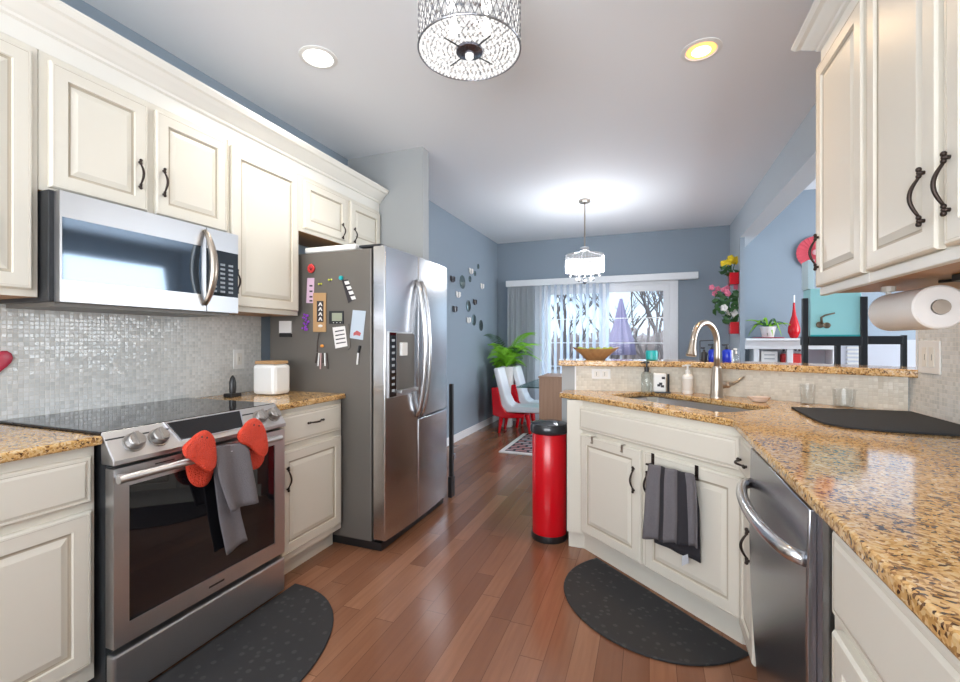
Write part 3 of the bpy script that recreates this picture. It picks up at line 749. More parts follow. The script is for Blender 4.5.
s1, s2, s3, s4, s5, s6 = [at_s(x) for x in (582.5, 643, 646.5, 744, 581.5, 741.5)]
link('false_drawer_front', panel(DF, s5, s6, .715, .847, SLAB, SLAB_M), [CREAM, GLAZE], t)
for a0, a1, hs in ((s1, s2, at_s(637)), (s3, s4, at_s(651))):
    d = link('door', panel(DF, a0, a1, .128, .69, RAISED, RAISED_M), [CREAM, GLAZE], t)
    pull(DF, hs, .537, d, .125)
# over-door hooks on door 1
for px in (595, 625):
    s = at_s(px); bm = nb(); DF.box(bm, s - .006, s + .006, .0205, .024, .655, .694); DF.box(bm, s - .006, s + .006, .0, .024, .691, .694); sphere(bm, DF(s, .028, .662), .006)
    tag(link('door_hook', bm, NICKEL), f'small metal hook over the top of the left sink door, {"left" if px < 600 else "right"} one of the pair', 'hook', 'hooks on the left sink door')
# towel bar
o = thing('towel_bar', DF(at_s(670), .03, .66), 'dark over-door towel bar on the right sink door', 'towel bar')
sa, sb = at_s(656), at_s(700)
for s in (sa, sb):
    link('bracket', DF.bx(s - .008, s + .008, .0205, .024, .63, .694), BRONZE, o); 
    bm = nb(); tube(bm, [DF(s, .022, .645), DF(s, .055, .645)], .005, 8); link('arm', bm, BRONZE, o)
bm = nb(); tube(bm, [DF(sa - .01, .055, .645), DF(sb + .03, .055, .645)], .005, 10); link('rod', bm, BRONZE, o, smooth='auto')
nd = DF.n
def dq(px, py, out):  # picture point on a plane in front of the diagonal cabinet
    a, b, k = ray(px, py); p = DF(0, out, 0); tt = (p.x * nd.x + p.y * nd.y) / (a * nd.x + b * nd.y); return Vector((tt * a, tt * b, CAM_H + k * tt))
bm = nb()
def strip(s, t): return 1 if (.26 < s < .40 or .66 < s < .80) else 0
ks = [(dq(650, 464, .052), dq(694, 475, .052)), (dq(649.5, 464, .066), dq(694.5, 475, .066)), (dq(647, 478, .068), dq(697, 488, .068)), (dq(646, 510, .066), dq(698.5, 522, .066)), (dq(644.5, 538, .064), dq(699, 548, .064))]
towel_sheet(bm, interp(ks, 26), nd, 19, ncol=52, amp=.016, mi=strip)
ks = [(dq(650, 465, .05), dq(694, 476, .05)), (dq(652, 500, .04), dq(699, 510, .04)), (dq(655, 542, .036), dq(700.5, 563, .036))]
towel_sheet(bm, interp(ks, 16), nd, 12, ncol=30, amp=.004, mi=lambda s, t: 1)
o = tag(solid(link('striped_towel', bm, [TOWEL, TOWELD], recalc=False), .005), 'grey striped towel hanging on the bar of the right sink door', 'towel')
bm = nb(); plate(bm, [dq(x, y, .06) for x, y in ((682, 556), (688, 554), (689, 563), (682, 566))], tuple(nd), .001); link('care_tag', bm, mat('tag_white_blue', (.55, .58, .62), .6), o)

# right straight run, X = .33 plane
RF = Fr((.35, 0), (0, 1), (-1, 0))
base_unit('narrow cream base cabinet between the sink cabinet and dishwasher', RF, 1.752, 2.022, .15, [('drawer', 1.768, 2.012, .715, .858, (1.905, .775)), ('door', 1.768, 2.012, .115, .69, (1.80, .51))])
base_unit('cream base cabinet with drawer and door right of the dishwasher', RF, .35, 1.10, .70, [('drawer', .37, 1.06, .70, .862, None), ('door', .37, 1.055, .13, .672, None)])
base_unit('cream base cabinet nearest the camera on the right side', RF, -.6, .348, .70, [('drawer', -.55, .32, .70, .862, None), ('door', -.55, .32, .13, .672, None)])
# dishwasher, door very slightly ajar at the top
t = thing('dishwasher', (.6, 1.43, 0), 'stainless dishwasher with a bowed bar handle under the granite counter', 'dishwasher')
link('tub', bx(.38, .93, 1.155, 1.735, .10, .875), DARKG, t)
link('toe_panel', bx(.39, .9, 1.16, 1.73, .0, .10), BLACK, t)
bm = nb(); n = 8; sect = []
for k in range(n + 1):
    z = .10 + .77 * k / n; sect.append((.338 - .018 * k / n - .012 * math.sin(PI * k / n), z))
lp = [[Vector((x, y, z)) for x, z in sect] + [Vector((.372, y, .87)), Vector((.372, y, .10))] for y in (1.150, 1.738)]
rings(bm, lp); dd = link('door', bm, STEELD, t, bev=.004, smooth='auto')
bm = nb(); pts = [(.318 - .058 * math.sin(PI * k / 20) ** .45, 1.16 + .565 * k / 20, .755) for k in range(21)]
tube(bm, pts, .016, 12); link('handle', bm, STEELV, dd, smooth=True)
link('filler_strip', bx(.335, .375, 1.115, 1.147, .0, .88), STEELD, t)

# main counter with sink hole
def rrect(c, al, pe, a, b, r, k=6):
    out = []
    for sx, sy, a0 in ((1, 1, 0), (-1, 1, PI / 2), (-1, -1, PI), (1, -1, 3 * PI / 2)):
        for i in range(k + 1):
            q = a0 + PI / 2 * i / k; out.append(c + al * (sx * (a - r) + r * math.cos(q)) + pe * (sy * (b - r) + r * math.sin(q)))
    return out
SCc = Vector((.165, 2.605)); sal = Vector((.72, -.69)).normalized(); spe = Vector((.69, .72)).normalized()
hole = rrect(SCc, sal, spe, .375, .185, .07)
outer = [(.310, -.6), (XR - .01, -.6), (XR - .01, 2.525), (.25, 3.021), (-.515, 2.893), (-.515, 2.722), (-.502, 2.708), (-.36, 2.622), (.300, 2.042), (.310, 2.02)]
bm = nb()
def holed(z, flip=False):
    vo = [bm.verts.new((x, y, z)) for x, y in outer]; vi = [bm.verts.new((p.x, p.y, z)) for p in hole]
    es = [bm.edges.new((v[i], v[(i + 1) % len(v)])) for v in (vo, vi) for i in range(len(v))]
    bmesh.ops.triangle_fill(bm, edges=es, use_beauty=True); return vo, vi
to, ti = holed(.915); bo, bi = holed(.885)
for a_, b_ in ((to, bo), (ti, bi)):
    for i in range(len(a_)):
        j = (i + 1) % len(a_); bm.faces.new((a_[i], a_[j], b_[j], b_[i]))
tag(link('countertop', bm, GRANITE, bev=.006), 'long gold granite countertop wrapping around the sink on the right', 'countertop')
# sink
bm = nb(); lp = []
for f, z in ((1.01, .884), (.985, .88), (.955, .72), (.90, .695), (.2, .69)):
    lp.append([Vector((SCc.x + (p.x - SCc.x) * f, SCc.y + (p.y - SCc.y) * f, z)) for p in hole])
rings(bm, lp, None, False, True)
o = thing('kitchen_sink', (SCc.x, SCc.y, .69), 'undermount stainless sink sunk in the corner of the granite counter', 'sink')
link('basin', bm, STEEL, o, smooth='auto')
bm = nb(); lathe(bm, (SCc.x, SCc.y, .691), [(.045, 0), (.045, .004), (.03, .002), (0, .001)], 20); link('drain', bm, CHROME, o, smooth='auto')
# faucet
fx, fy = .352, 2.80; hd = Vector((-.60, -.80, 0)).normalized()
o = thing('faucet', (fx, fy, .915), 'brushed nickel gooseneck faucet with pull-down head behind the sink', 'faucet')
bm = nb(); lathe(bm, (fx, fy, .915), [(.037, 0), (.037, .006), (.033, .012), (.031, .07), (.027, .13), (.023, .16), (.024, .165), (.019, .175), (.0, .175)], 20); link('body', bm, NICKEL, o, smooth='auto')
P0 = Vector((fx, fy, 1.085)); r_ = .112
pts = [P0, P0 + Vector((0, 0, .06)), P0 + Vector((0, 0, .10))] + [P0 + Vector((0, 0, .132)) + hd * (r_ - r_ * math.cos(a)) + Vector((0, 0, r_ * math.sin(a))) for a in [PI * k / 14 for k in range(14)]]
end = pts[-1]; pts.append(end + Vector((0, 0, -.02)) + hd * .006)
bm = nb(); tube(bm, pts, .0155, 14); link('neck', bm, NICKEL, o, smooth=True)
h0 = pts[-1]; bm = nb(); hdn = (Vector((0, 0, -1)) + hd * .22).normalized()
tube(bm, [h0 - hdn * .01, h0, h0 + hdn * .03, h0 + hdn * .068, h0 + hdn * .075], lambda q: (.016, .0165, .019, .027, .022)[round(q * 4)], 16); link('spray_head', bm, NICKEL, o, smooth='auto')
rt = Vector((.93, .36, 0)); bm = nb(); b0 = Vector((fx, fy, .985))
tube(bm, [b0, b0 + rt * .03, b0 + rt * .06], lambda q: (.021, .023, .014)[round(q * 2)], 12)
sphere(bm, b0 + rt * .06, .019, seg=12)
tube(bm, bez(b0 + rt * .055, b0 + rt * .10 + Vector((0, 0, .0)), b0 + rt * .15 + Vector((0, 0, .045)), 8), lambda q: .010 - .004 * q, 10); link('lever', bm, NICKEL, o, smooth='auto')

# things by the sink
def bottle(name, label, cat, x, y, z, r, h, m, pump, hp=.05, group=None, cap_label=None):
    o = thing(name, (x, y, z), label, cat, group)
    bm = nb(); lathe(bm, (x, y, z), [(r * .9, 0), (r, .005), (r, h * .85), (r * .8, h * .95), (r * .4, h)], 18); link('bottle', bm, m, o, smooth='auto')
    bm = nb(); lathe(bm, (x, y, z + h), [(r * .42, -.002), (r * .42, hp * .4), (r * .18, hp * .45), (r * .18, hp * .8), (r * .5, hp * .82), (r * .5, hp), (0, hp)], 12)
    tube(bm, [(x, y, z + h + hp * .9), (x - r * 1.0, y - r * .8, z + h + hp * .86)], .005, 6); link('pump', bm, pump, o, smooth='auto')
    return o
o = bottle('soap_dispenser', 'white foam soap bottle standing left of the faucet', 'soap', .215, 2.945, .915, .031, .118, WHITEP, WHITEP, .055)
bm = nb(); lathe(bm, (.215, 2.945, .935), [(.0315, 0), (.0315, .07)], 18); link('paper_label', bm, mat('label_warm', (.7, .66, .6), .5), o, smooth='auto')
bottle('soap_dispenser', 'clear glass soap pump bottle at the left end behind the sink', 'soap', -.015, 2.905, .915, .032, .13, CGLASS, DARKG, .06)
o = thing('sponge_holder', (.06, 2.93, .915), 'small white printed container beside the clear glass soap pump', 'container')
bm = nb(); box(bm, .022, .095, 2.905, 2.955, .922, 1.035); link('tub', bm, WHITEP, o, bev=.008)
bm = nb()
for dx, z in ((.035, .955), (.055, .95), (.045, .965), (.06, 1.0)): box(bm, .022 + dx - .012, .022 + dx + .006, 2.903, 2.905, z, z + .014)
link('black_print', bm, INK, o)
bm = nb(); tube(bm, [(.108, 2.93, .922), (.108, 2.93, 1.03)], .006, 8); link('dark_side_brush', bm, DARKG, o)
link('foot', bx(.03, .12, 2.905, 2.95, .915, .922), DARKG, o)
o = thing('soap_dish', (.53, 2.67, .915), 'pale scalloped dish on the counter right of the faucet', 'dish')
bm = nb(); lp = []
for f, z in ((.4, .916), (.6, .918), (1, .942), (.93, .942), (.55, .924), (.2, .922)):
    lp.append([Vector((.53 + .052 * f * math.cos(a) * (1 + .08 * math.cos(8 * a) * (f > .8)), 2.672 + .035 * f * math.sin(a), z)) for a in [2 * PI * k / 48 for k in range(48)]])
rings(bm, lp); link('shell', bm, mat('pale_ceramic', (.72, .6, .52), .35), o, smooth='auto')
for i, (x, y, r, h) in enumerate(((.735, 2.655, .033, .10), (.865, 2.60, .045, .085))):
    bm = nb(); lathe(bm, (x, y, .915), [(r * .8, 0), (r * .9, .003), (r, h), (r - .002, h), (r * .87, .006), (0, .006)], 22)
    tag(link('drinking_glass', bm, TUMBLER, smooth='auto'), ('slim clear glass tumbler standing left behind the black drying mat', 'wide clear glass tumbler standing behind the middle of the black drying mat')[i], 'glass')
mp_ = smooth_poly([Vector((x, y)) for x, y in ((.618, 2.46), (.618, 2.46), (1.062, 2.49), (1.068, 2.49), (1.068, 2.48), (1.068, 1.93), (1.05, 1.93), (.73, 1.93), (.62, 2.0), (.605, 2.12))], 2)
bm = nb(); prism(bm, [tuple(p) for p in mp_], .916, .924); tag(link('drying_mat', bm, mat('black_drying_mat', (.02, .021, .023), .8), bev=.003), 'black drying mat lying on the granite counter against the right wall', 'mat')
# bar wall outlet
e1 = (Bp - A).normalized(); BF = Fr(tuple(A), tuple(e1), (e1.y, -e1.x))
outlet('white horizontal outlet on the tiled half wall under the ledge', Fr(tuple(A + Vector((e1.y, -e1.x)) * .009), tuple(e1), (e1.y, -e1.x)), .245, 1.02, .115, .062, 2)

# ---- right upper cabinets
UR = Fr((.64, 0), (0, 1), (-1, 0))
def upper_right(label, y0, y1, doors, hn):
    t = thing('wall_cabinet', (.85, (y0 + y1) / 2, 1.45), label, 'cabinet')
    bm = nb(); UR.box(bm, y0, y1, -.435, 0, 1.418, 2.34)
    for f in bm.faces:
        if f.calc_center_median().z < 1.42: f.material_index = 1
    link('carcass', bm, [CREAM, MAPLE], t, bev=.002)
    for (a0, a1), h in zip(doors, hn):
        d = link('door', panel(UR, a0, a1, 1.443, 2.315, RAISED, RAISED_M), [CREAM, GLAZE], t)
        if h: pull(UR, h, 1.578, d, .135)
    link('light_rail', UR.bx(y0, y1, -.02, .004, 1.41, 1.441), CREAMW, t, bev=.003)
    return t
upper_right('narrow cream wall cabinet at the far end of the right wall', 1.722, 2.15, [(1.735, 2.145)], [2.11])
upper_right('two-door cream wall cabinet above the paper towel roll', .925, 1.720, [(1.345, 1.705), (.94, 1.315)], [1.388, 1.290])
upper_right('cream wall cabinet nearest the camera on the right wall', -.5, .923, [(.22, .90), (-.48, .19)], [None, None])
cp_ = [(0, 2.34), (0, 2.385), (.010, 2.39), (.014, 2.40), (.022, 2.405), (.045, 2.425), (.055, 2.435), (.07, 2.44), (.08, 2.455), (.08, 2.465), (-.43, 2.465), (-.43, 2.34)]
bm = nb(); rings(bm, [[UR(-.5, o_, z) for o_, z in cp_], [UR(2.15 + (max(0, o_)), o_, z) for o_, z in cp_]])
tag(link('crown_moulding', bm, CREAMW), 'cream crown moulding on top of the right wall cabinets', 'moulding')
# paper towel
o = thing('paper_towel_holder', (.775, 1.80, 1.45), 'paper towel roll on a rod mounted under the right wall cabinet', 'paper towel')
bm = nb(); prf = [(.022, 1.655), (.058, 1.655), (.063, 1.660), (.063, 1.935), (.058, 1.94), (.022, 1.94)]
rings(bm, [[Vector((.775 + r * math.cos(a), y, 1.327 + r * math.sin(a))) for a in [2 * PI * k / 36 for k in range(36)]] for r, y in prf + [prf[0]]], None, False, False)
link('paper_roll', bm, PAPER, o, smooth='auto')
bm = nb(); tube(bm, [(.775, 1.648, 1.327), (.775, 1.95, 1.327)], .021, 16); link('rod', bm, NICKEL, o, smooth='auto')
bm = nb(); tube(bm, [(.775, 1.952, 1.327), (.775, 1.952, 1.418)], .008, 8); tube(bm, [(.775, 1.952, 1.40), (.775, 1.952, 1.418)], .02, 10); link('bracket', bm, CREAMW, o)
o = thing('power_strip', (.82, 1.55, 1.44), 'black power strip with loose cable fixed under the right wall cabinet', 'power strip')
link('strip', bx(.80, .845, 1.42, 1.66, 1.398, 1.418), BLACK, o, bev=.004)
bm = nb(); tube(bm, [(.86 + .03 * math.sin(k * .8), 1.40 + .03 * k, 1.408 + .005 * math.cos(k)) for k in range(14)], .005, 8); link('cable', bm, BLACK, o, smooth=True)

# ---- things on the bar ledge
zb = 1.105
o = thing('fruit_bowl', (-.36, 3.05, zb), 'carved wooden boat-shaped bowl of green fruit on the bar ledge', 'bowl')
bc = Vector((-.335, 3.06)); bm = nb(); lp = []
for f, z, in ((.38, 0), (.42, .004), (.7, .03), (.95, .062), (1, .072), (.95, .070), (.66, .036), (.3, .014)):
    lp.append([Vector((bc.x + f * .155 * math.cos(a) * e1.x - f * .08 * math.sin(a) * e1.y, bc.y + f * .155 * math.cos(a) * e1.y + f * .08 * math.sin(a) * e1.x, zb + z + (.016 * math.cos(a) ** 4 if f > .6 else 0))) for a in [2 * PI * k / 28 for k in range(28)]])
rings(bm, lp); link('bowl', bm, BOWLW, o, smooth='auto')
GFR = mat('green_fruit', (.34, .42, .06), .4)
fl = [(-.07, .0, .055), (-.025, -.02, .058), (.02, .015, .06), (.06, -.01, .06), (-.03, .025, .056), (.03, -.025, .052), (-.10, .005, .062), (.095, .005, .062)]
for i, (a, b, z) in enumerate(fl):
    bm = nb(); c = Vector((bc.x, bc.y, 0)) + Vector((e1.x, e1.y, 0)) * a + Vector((-e1.y, e1.x, 0)) * b; sphere(bm, (c.x, c.y, zb + z + .004), .024, (1, 1, .85), 12)
    tag(link('lime', bm, GFR, smooth=True), 'green lime among the fruit lying in the wooden bowl', 'fruit', 'limes in the wooden bowl')
pv = atZ(zb, 650, 358.5); pv = Vector((.015, 3.12, zb))
bm = nb(); lathe(bm, pv, [(.030, 0), (.036, .004), (.038, .05), (.034, .062), (.031, .062), (.034, .05), (.032, .008), (0, .008)], 20); tag(link('votive_cup', bm, TEAL, smooth='auto'), 'small teal glass cup standing on the bar ledge before the window', 'cup')
for i, px in enumerate((713, 727)):
    p = atY(3.03 - .0 * i, px, 360); x, y = p.x, p.y
    oo = bottle('spray_bottle', ('royal blue bottle with black cap on the ledge, left of the faucet neck', 'royal blue bottle with black cap on the ledge, right of the faucet neck')[i], 'bottle', x, y, zb, .026, .075, BLUEB, BLACK, .03)
    bm = nb(); lathe(bm, (x + .02, y + .004, zb), [(.012, 0), (.012, .07)], 10); link('white_stripe', bm, WHITEP, oo)
p = atY(3.03, 704, 360)
bottle('small_bottle', 'small dark bottle on the ledge beside the blue bottles', 'bottle', p.x, p.y, zb, .016, .06, DARKG, BLACK, .025)
p = atY(2.98, 736, 360)
bottle('small_bottle', 'small frosted bottle at the right of the blue bottles', 'bottle', p.x, p.y, zb, .014, .05, CGLASS, WHITEP, .03)
o = thing('wire_rack', atY(3.12, 706, 350), 'thin dark wire rack behind the blue bottles on the ledge', 'rack')
bm = nb()
pa, pb_ = atY(3.12, 700, 340), atY(3.12, 716, 339)
for a_, b_ in ((Vector((pa.x, 3.12, 1.23)), Vector((pb_.x, 3.12, 1.235))), (Vector((pa.x, 3.12, 1.23)), Vector((pa.x, 3.12, zb))), (Vector((pb_.x, 3.12, 1.235)), Vector((pa.x + .02, 3.12, zb))), (Vector((pa.x, 3.12, zb + .004)), Vector((pb_.x, 3.12, zb + .004)))): tube(bm, [a_, b_], .003, 6)
link('wires', bm, DARKG, o)

# ---- trash bin
bcx, bcy, br = -.588, 2.787, .107
o = thing('trash_bin', (bcx, bcy, 0), 'tall round red metal trash bin with black lid beside the sink cabinet', 'trash can')
bm = nb(); lathe(bm, (bcx, bcy, 0), [(br - .002, .03), (br, .04), (br, .655), (br - .003, .66)], 36); link('drum', bm, RED, o, smooth='auto')
bm = nb(); lathe(bm, (bcx, bcy, 0), [(br + .003, 0), (br + .006, .012), (br + .003, .04), (br - .01, .04)], 36); link('base_ring', bm, BLACK, o, smooth='auto')
bm = nb(); lathe(bm, (bcx, bcy, 0), [(br + .001, .655), (br + .012, .665), (br + .013, .70), (br + .006, .715), (br * .6, .728), (0, .733)], 36); link('lid', bm, mat('black_gloss_lid', (.02, .022, .026), .12), o, smooth='auto')

# ================================================================== CEILING LIGHTS
# drum chandelier
cx, cy, R, zt, zbm = -.706, 1.742, .213, 2.725, 2.448
o = thing('drum_chandelier', (cx, cy, ZC), 'round crystal drum ceiling light with chrome hub above the kitchen', 'ceiling light')
bm = nb(); lathe(bm, (cx, cy, 0), [(0, ZC), (.13, ZC), (.13, ZC - .015), (.02, ZC - .018), (.02, 2.56), (0, 2.56)], 24); link('canopy', bm, CHROME, o, smooth='auto')
bm = nb()
for z in (zt, (zt + zbm) / 2 + .0, zbm):
    if z == zt or z == zbm: tube(bm, [(cx + R * math.cos(a), cy + R * math.sin(a), z) for a in [2 * PI * k / 60 for k in range(61)]], .004, 6)
NL = 46
for k in range(NL):
    for sg in (1, -1):
        pts = [(cx + R * math.cos(a), cy + R * math.sin(a), zbm + (zt - zbm) * q / 10) for q in range(11) for a in [2 * PI * k / NL + sg * 2 * PI * 4 / NL * q / 10]]
        tube(bm, pts, .0024, 4, False)
link('lattice_frame', bm, WIRE, o)
bm = nb(); tmp = []
for r in range(8):
    z = zbm + (zt - zbm) * (r + .5) / 8
    for k in range(NL):
        a = 2 * PI * (k + .5 * (r % 2) + .0) / NL
        c = Vector((cx + (R - .002) * math.cos(a), cy + (R - .002) * math.sin(a), z)); q = .0125
        tg = Vector((-math.sin(a), math.cos(a), 0)); rd = Vector((math.cos(a), math.sin(a), 0))
        v = [bm.verts.new(c + d) for d in (tg * q, -tg * q, Vector((0, 0, q * 1.25)), Vector((0, 0, -q * 1.25)), rd * q * .5, -rd * q * .5)]
        for f in ((0, 2, 4), (2, 1, 4), (1, 3, 4), (3, 0, 4), (2, 0, 5), (1, 2, 5), (3, 1, 5), (0, 3, 5)): bm.faces.new([v[i] for i in f])
c_ = link('crystal_wall', bm, CRYST, o); c_['kind'] = 'stuff'
bm = nb()
for ring in range(1, 13):
    rr = R * ring / 12.6
    if rr < .055: continue
    nn = max(8, int(2 * PI * rr / .019))
    for k in range(nn):
        a = 2 * PI * (k + .5 * (ring % 2)) / nn; c = Vector((cx + rr * math.cos(a), cy + rr * math.sin(a), zbm)); q = .0073
        v = [bm.verts.new(c + Vector(d)) for d in ((q, 0, 0), (-q, 0, 0), (0, q, 0), (0, -q, 0), (0, 0, q), (0, 0, -q))]
        for f in ((0, 2, 4), (2, 1, 4), (1, 3, 4), (3, 0, 4), (2, 0, 5), (1, 2, 5), (3, 1, 5), (0, 3, 5)): bm.faces.new([v[i] for i in f])
c_ = link('crystal_base', bm, CRYST, o); c_['kind'] = 'stuff'
bm = nb(); lathe(bm, (cx, cy, zbm - .012), [(0, -.006), (.03, -.004), (.056, .004), (.056, .014), (0, .016)], 24); hb = link('hub', bm, mat('hub_chrome', (.25, .25, .3), .25, 1), o, smooth='auto')
bm = nb(); sphere(bm, (cx, cy, zbm - .022), .02, (1, 1, .9), 8); link('crystal_ball', bm, CRYST, hb)
for k in range(4):
    a = math.radians(62 + 90 * k); bm = nb(); tube(bm, [(cx + .05 * math.cos(a), cy + .05 * math.sin(a), zbm - .006), (cx + .13 * math.cos(a), cy + .13 * math.sin(a), zbm - .004)], .003, 6); link('arm', bm, DARKG, o)
for k in range(4):
    a = math.radians(65 + 90 * k); x, y = cx + .10 * math.cos(a), cy + .10 * math.sin(a)
    bm = nb(); lathe(bm, (x, y, 2.56), [(0, 0), (.018, .01), (.02, .04), (.01, .07), (.008, .09)], 12); link('bulb', bm, BULB, o, smooth=True)
light('drum_lamp', 'POINT', (cx, cy, 2.60), 30, (1, .95, .88), .015)
# recessed lights
for x, y, m, colr, e, lb in ((-1.648, 1.925, CANW, (1, .93, .84), 9, 'round recessed ceiling light glowing white above the left cabinets'), (.252, 2.58, CANO, (1, .66, .35), 12, 'round recessed ceiling light glowing warm orange near the right cabinets')):
    o = thing('recessed_light', (x, y, ZC), lb, 'ceiling light')
    bm = nb(); lathe(bm, (x, y, ZC), [(.098, 0), (.098, -.004), (.078, -.008), (.074, -.003)], 32); link('trim_ring', bm, WHITEP, o, smooth='auto')
    bm = nb(); lathe(bm, (x, y, ZC), [(.076, -.002), (.060, -.006), (0, -.008)], 32); link('lamp_lens', bm, m, o, smooth='auto')
    bm = nb(); lathe(bm, (x, y, ZC), [(.045, -.0085), (.03, -.011), (0, -.012)], 24); link('bulb_face', bm, CANW, o, smooth='auto')
    light('recessed_lamp', 'SPOT', (x, y, ZC - .03), e * 3, colr, .06, (0, 0, 0), spot=2.4)
# dining chandelier
cx, cy = -.65, 4.9
o = thing('dining_chandelier', (cx, cy, ZC), 'small crystal drum pendant hanging over the glass dining table', 'chandelier')
bm = nb(); lathe(bm, (cx, cy, ZC), [(.062, 0), (.062, -.018), (.05, -.028), (0, -.03)], 24); link('canopy', bm, NICKEL, o, smooth='auto')
bm = nb(); tube(bm, [(cx, cy, ZC - .02), (cx, cy, 2.22)], .008, 8); link('stem', bm, NICKEL, o)
bm = nb(); lathe(bm, (cx, cy, 0), [(.045, 2.235), (.05, 2.22), (.05, 2.195), (.03, 2.19), (0, 2.19)], 24)
for k in range(4):
    a = PI / 2 * k + .4; tube(bm, [(cx, cy, 2.20), (cx + .2 * math.cos(a), cy + .2 * math.sin(a), 2.15)], .005, 6)
link('top_frame', bm, CHROME, o, smooth='auto')
bm = nb(); rings(bm, [[Vector((cx + r * math.cos(a), cy + r * math.sin(a), z)) for a in [2 * PI * k / 40 for k in range(40)]] for r, z in ((.2, 2.15), (.2, 1.965), (.196, 1.965), (.196, 2.15))], None, False, False); link('shade', bm, SHADEG, o)
bm = nb()
for k in range(40):
    a = 2 * PI * k / 40; tube(bm, [(cx + .203 * math.cos(a), cy + .203 * math.sin(a), 2.148), (cx + .203 * math.cos(a), cy + .203 * math.sin(a), 1.967)], .0022, 4)
for z in (2.15, 2.10, 2.05, 2.0, 1.965): tube(bm, [(cx + .203 * math.cos(a), cy + .203 * math.sin(a), z) for a in [2 * PI * k / 40 for k in range(41)]], .003, 4)
link('shade_wires', bm, CHROME, o)
for k in range(16):
    a = 2 * PI * k / 16 + .1; rr = .17 if k % 2 else .09; bm = nb()
    zz = 1.95 if k % 2 else 1.90
    tube(bm, [(cx + rr * math.cos(a), cy + rr * math.sin(a), 1.975), (cx + rr * math.cos(a), cy + rr * math.sin(a), zz)], .002, 4); sphere(bm, (cx + rr * math.cos(a), cy + rr * math.sin(a), zz - .012), .014, (1, 1, 1.3), 6); link('crystal_drop', bm, CHROME if k % 3 == 0 else CRYST, o)
bm = nb(); sphere(bm, (cx, cy, 1.86), .022, (1, 1, 1.2), 8); tube(bm, [(cx, cy, 1.97), (cx, cy, 1.87)], .003, 5); link('crystal_drop', bm, CHROME, o)
light('dining_lamp', 'POINT', (cx, cy, 2.06), 25, (.92, .95, 1), .12)

# ================================================================== DINING ROOM
# vertical blinds
o = thing('vertical_blinds', (-1.2, YB - .08, 2.1), 'white valance with vertical blinds across the patio door', 'blinds')
link('valance', bx(-2.03, .60, YB - .15, YB - .06, 2.045, 2.135), TRIMW, o, bev=.004)
for k in range(11):
    x = -1.98 + k * .042; a = math.radians(66 if k % 2 else 50); bm = nb(); dx, dy = .042 * math.cos(a), .042 * math.sin(a)
    rings(bm, [[Vector((x - dx, YB - .10 - dy, z)), Vector((x + dx, YB - .10 + dy, z)), Vector((x + dx + .001, YB - .101 + dy, z)), Vector((x - dx + .001, YB - .101 - dy, z))] for z in (.06, 2.05)]); link('vane', bm, BLIND, o)
for k in range(11):
    x = -1.47 + k * .092; a = math.radians(50); bm = nb(); dx, dy = .042 * math.cos(a), .042 * math.sin(a)
    rings(bm, [[Vector((x + dx, YB - .10 - dy, z)), Vector((x - dx, YB - .10 + dy, z)), Vector((x - dx + .001, YB - .101 + dy, z)), Vector((x + dx + .001, YB - .101 - dy, z))] for z in (.06, 2.05)]); link('vane', bm, SHEER, o)
# glass table
o = thing('dining_table', (-.8, 5.5, 0), 'glass-topped dining table behind the trash bin', 'table')
link('glass_top', bx(-1.50, -.35, 5.2, 6.35, .665, .68), TGLASS, o, bev=.003)
bm = nb(); lathe(bm, (-.9, 5.6, 0), [(.25, 0), (.25, .02), (.06, .05), (.05, .6), (.15, .665)], 20); link('pedestal', bm, CHROME, o, smooth='auto')
# chairs: white seat, red legs
def dining_chair():
    t = thing('dining_chair', (0, 0, 0), '', 'chair', 'white dining chairs with red legs')
    bm = nb(); pr = [(-.27, .86), (-.20, .87), (-.10, .50), (-.05, .40), (.0, .37), (.36, .37), (.38, .33), (.36, .29), (-.08, .28), (-.15, .34), (-.18, .5)]
    rings(bm, [[Vector((x, y, z)) for x, z in pr] for y in (-.15, .15)]); link('upholstered_seat', bm, mat('white_leather', (.80, .81, .85), .4), t, bev=.02)
    bm = nb(); pr = [(-.29, .60), (-.20, .61), (-.15, .38), (-.08, .28), (.16, .265), (.16, .22), (-.13, .20), (-.27, .24)]
    rings(bm, [[Vector((x, y, z)) for x, z in pr] for y in (-.165, .165)]); link('red_shell', bm, RED, t, bev=.012)
    for x in (-.15, .20):
        for y in (-.13, .13):
            bm = nb(); tube(bm, [(x, y, .27), (x - .04 * (1 if x < 0 else -1), y, .0)], lambda q: .034 - .017 * q, 10); link('leg', bm, RED, t, smooth='auto')
    return t
ch = dining_chair(); ch.location = (-1.69, 5.82, 0); ch['label'] = 'white dining chair with red shell and legs, the one nearer the camera'
c2 = copy_tree(ch, (.0, .0, 0), 'white dining chair with red legs, the one nearer the patio door'); c2.location = (-1.57, 6.26, 0)
# rug
def rug2():
    m = mat('graphic_rug', (.3, .2, .2), .9)
    b = N(m, 'TexBrick'); b.inputs['Scale'].default_value = 3.2; b.inputs['Color1'].default_value = (.45, .16, .16, 1); b.inputs['Color2'].default_value = (.42, .42, .45, 1); b.inputs['Mortar'].default_value = (.02, .02, .025, 1); b.inputs['Mortar Size'].default_value = .05
    L(m, coords(m), b.inputs['Vector']); L(m, b.outputs[0], B(m).inputs['Base Color']); return m
o = tag(link('area_rug', bx(-1.52, -.2, 4.70, 5.70, .001, .012), rug2(), bev=.003), 'patterned red grey and black rug under the dining table', 'rug')
bm = nb(); box(bm, -1.55, -1.50, 4.68, 5.72, .001, .014); box(bm, -1.5, -.2, 4.68, 4.73, .001, .014); link('rug_border', bm, WHITEP, o)
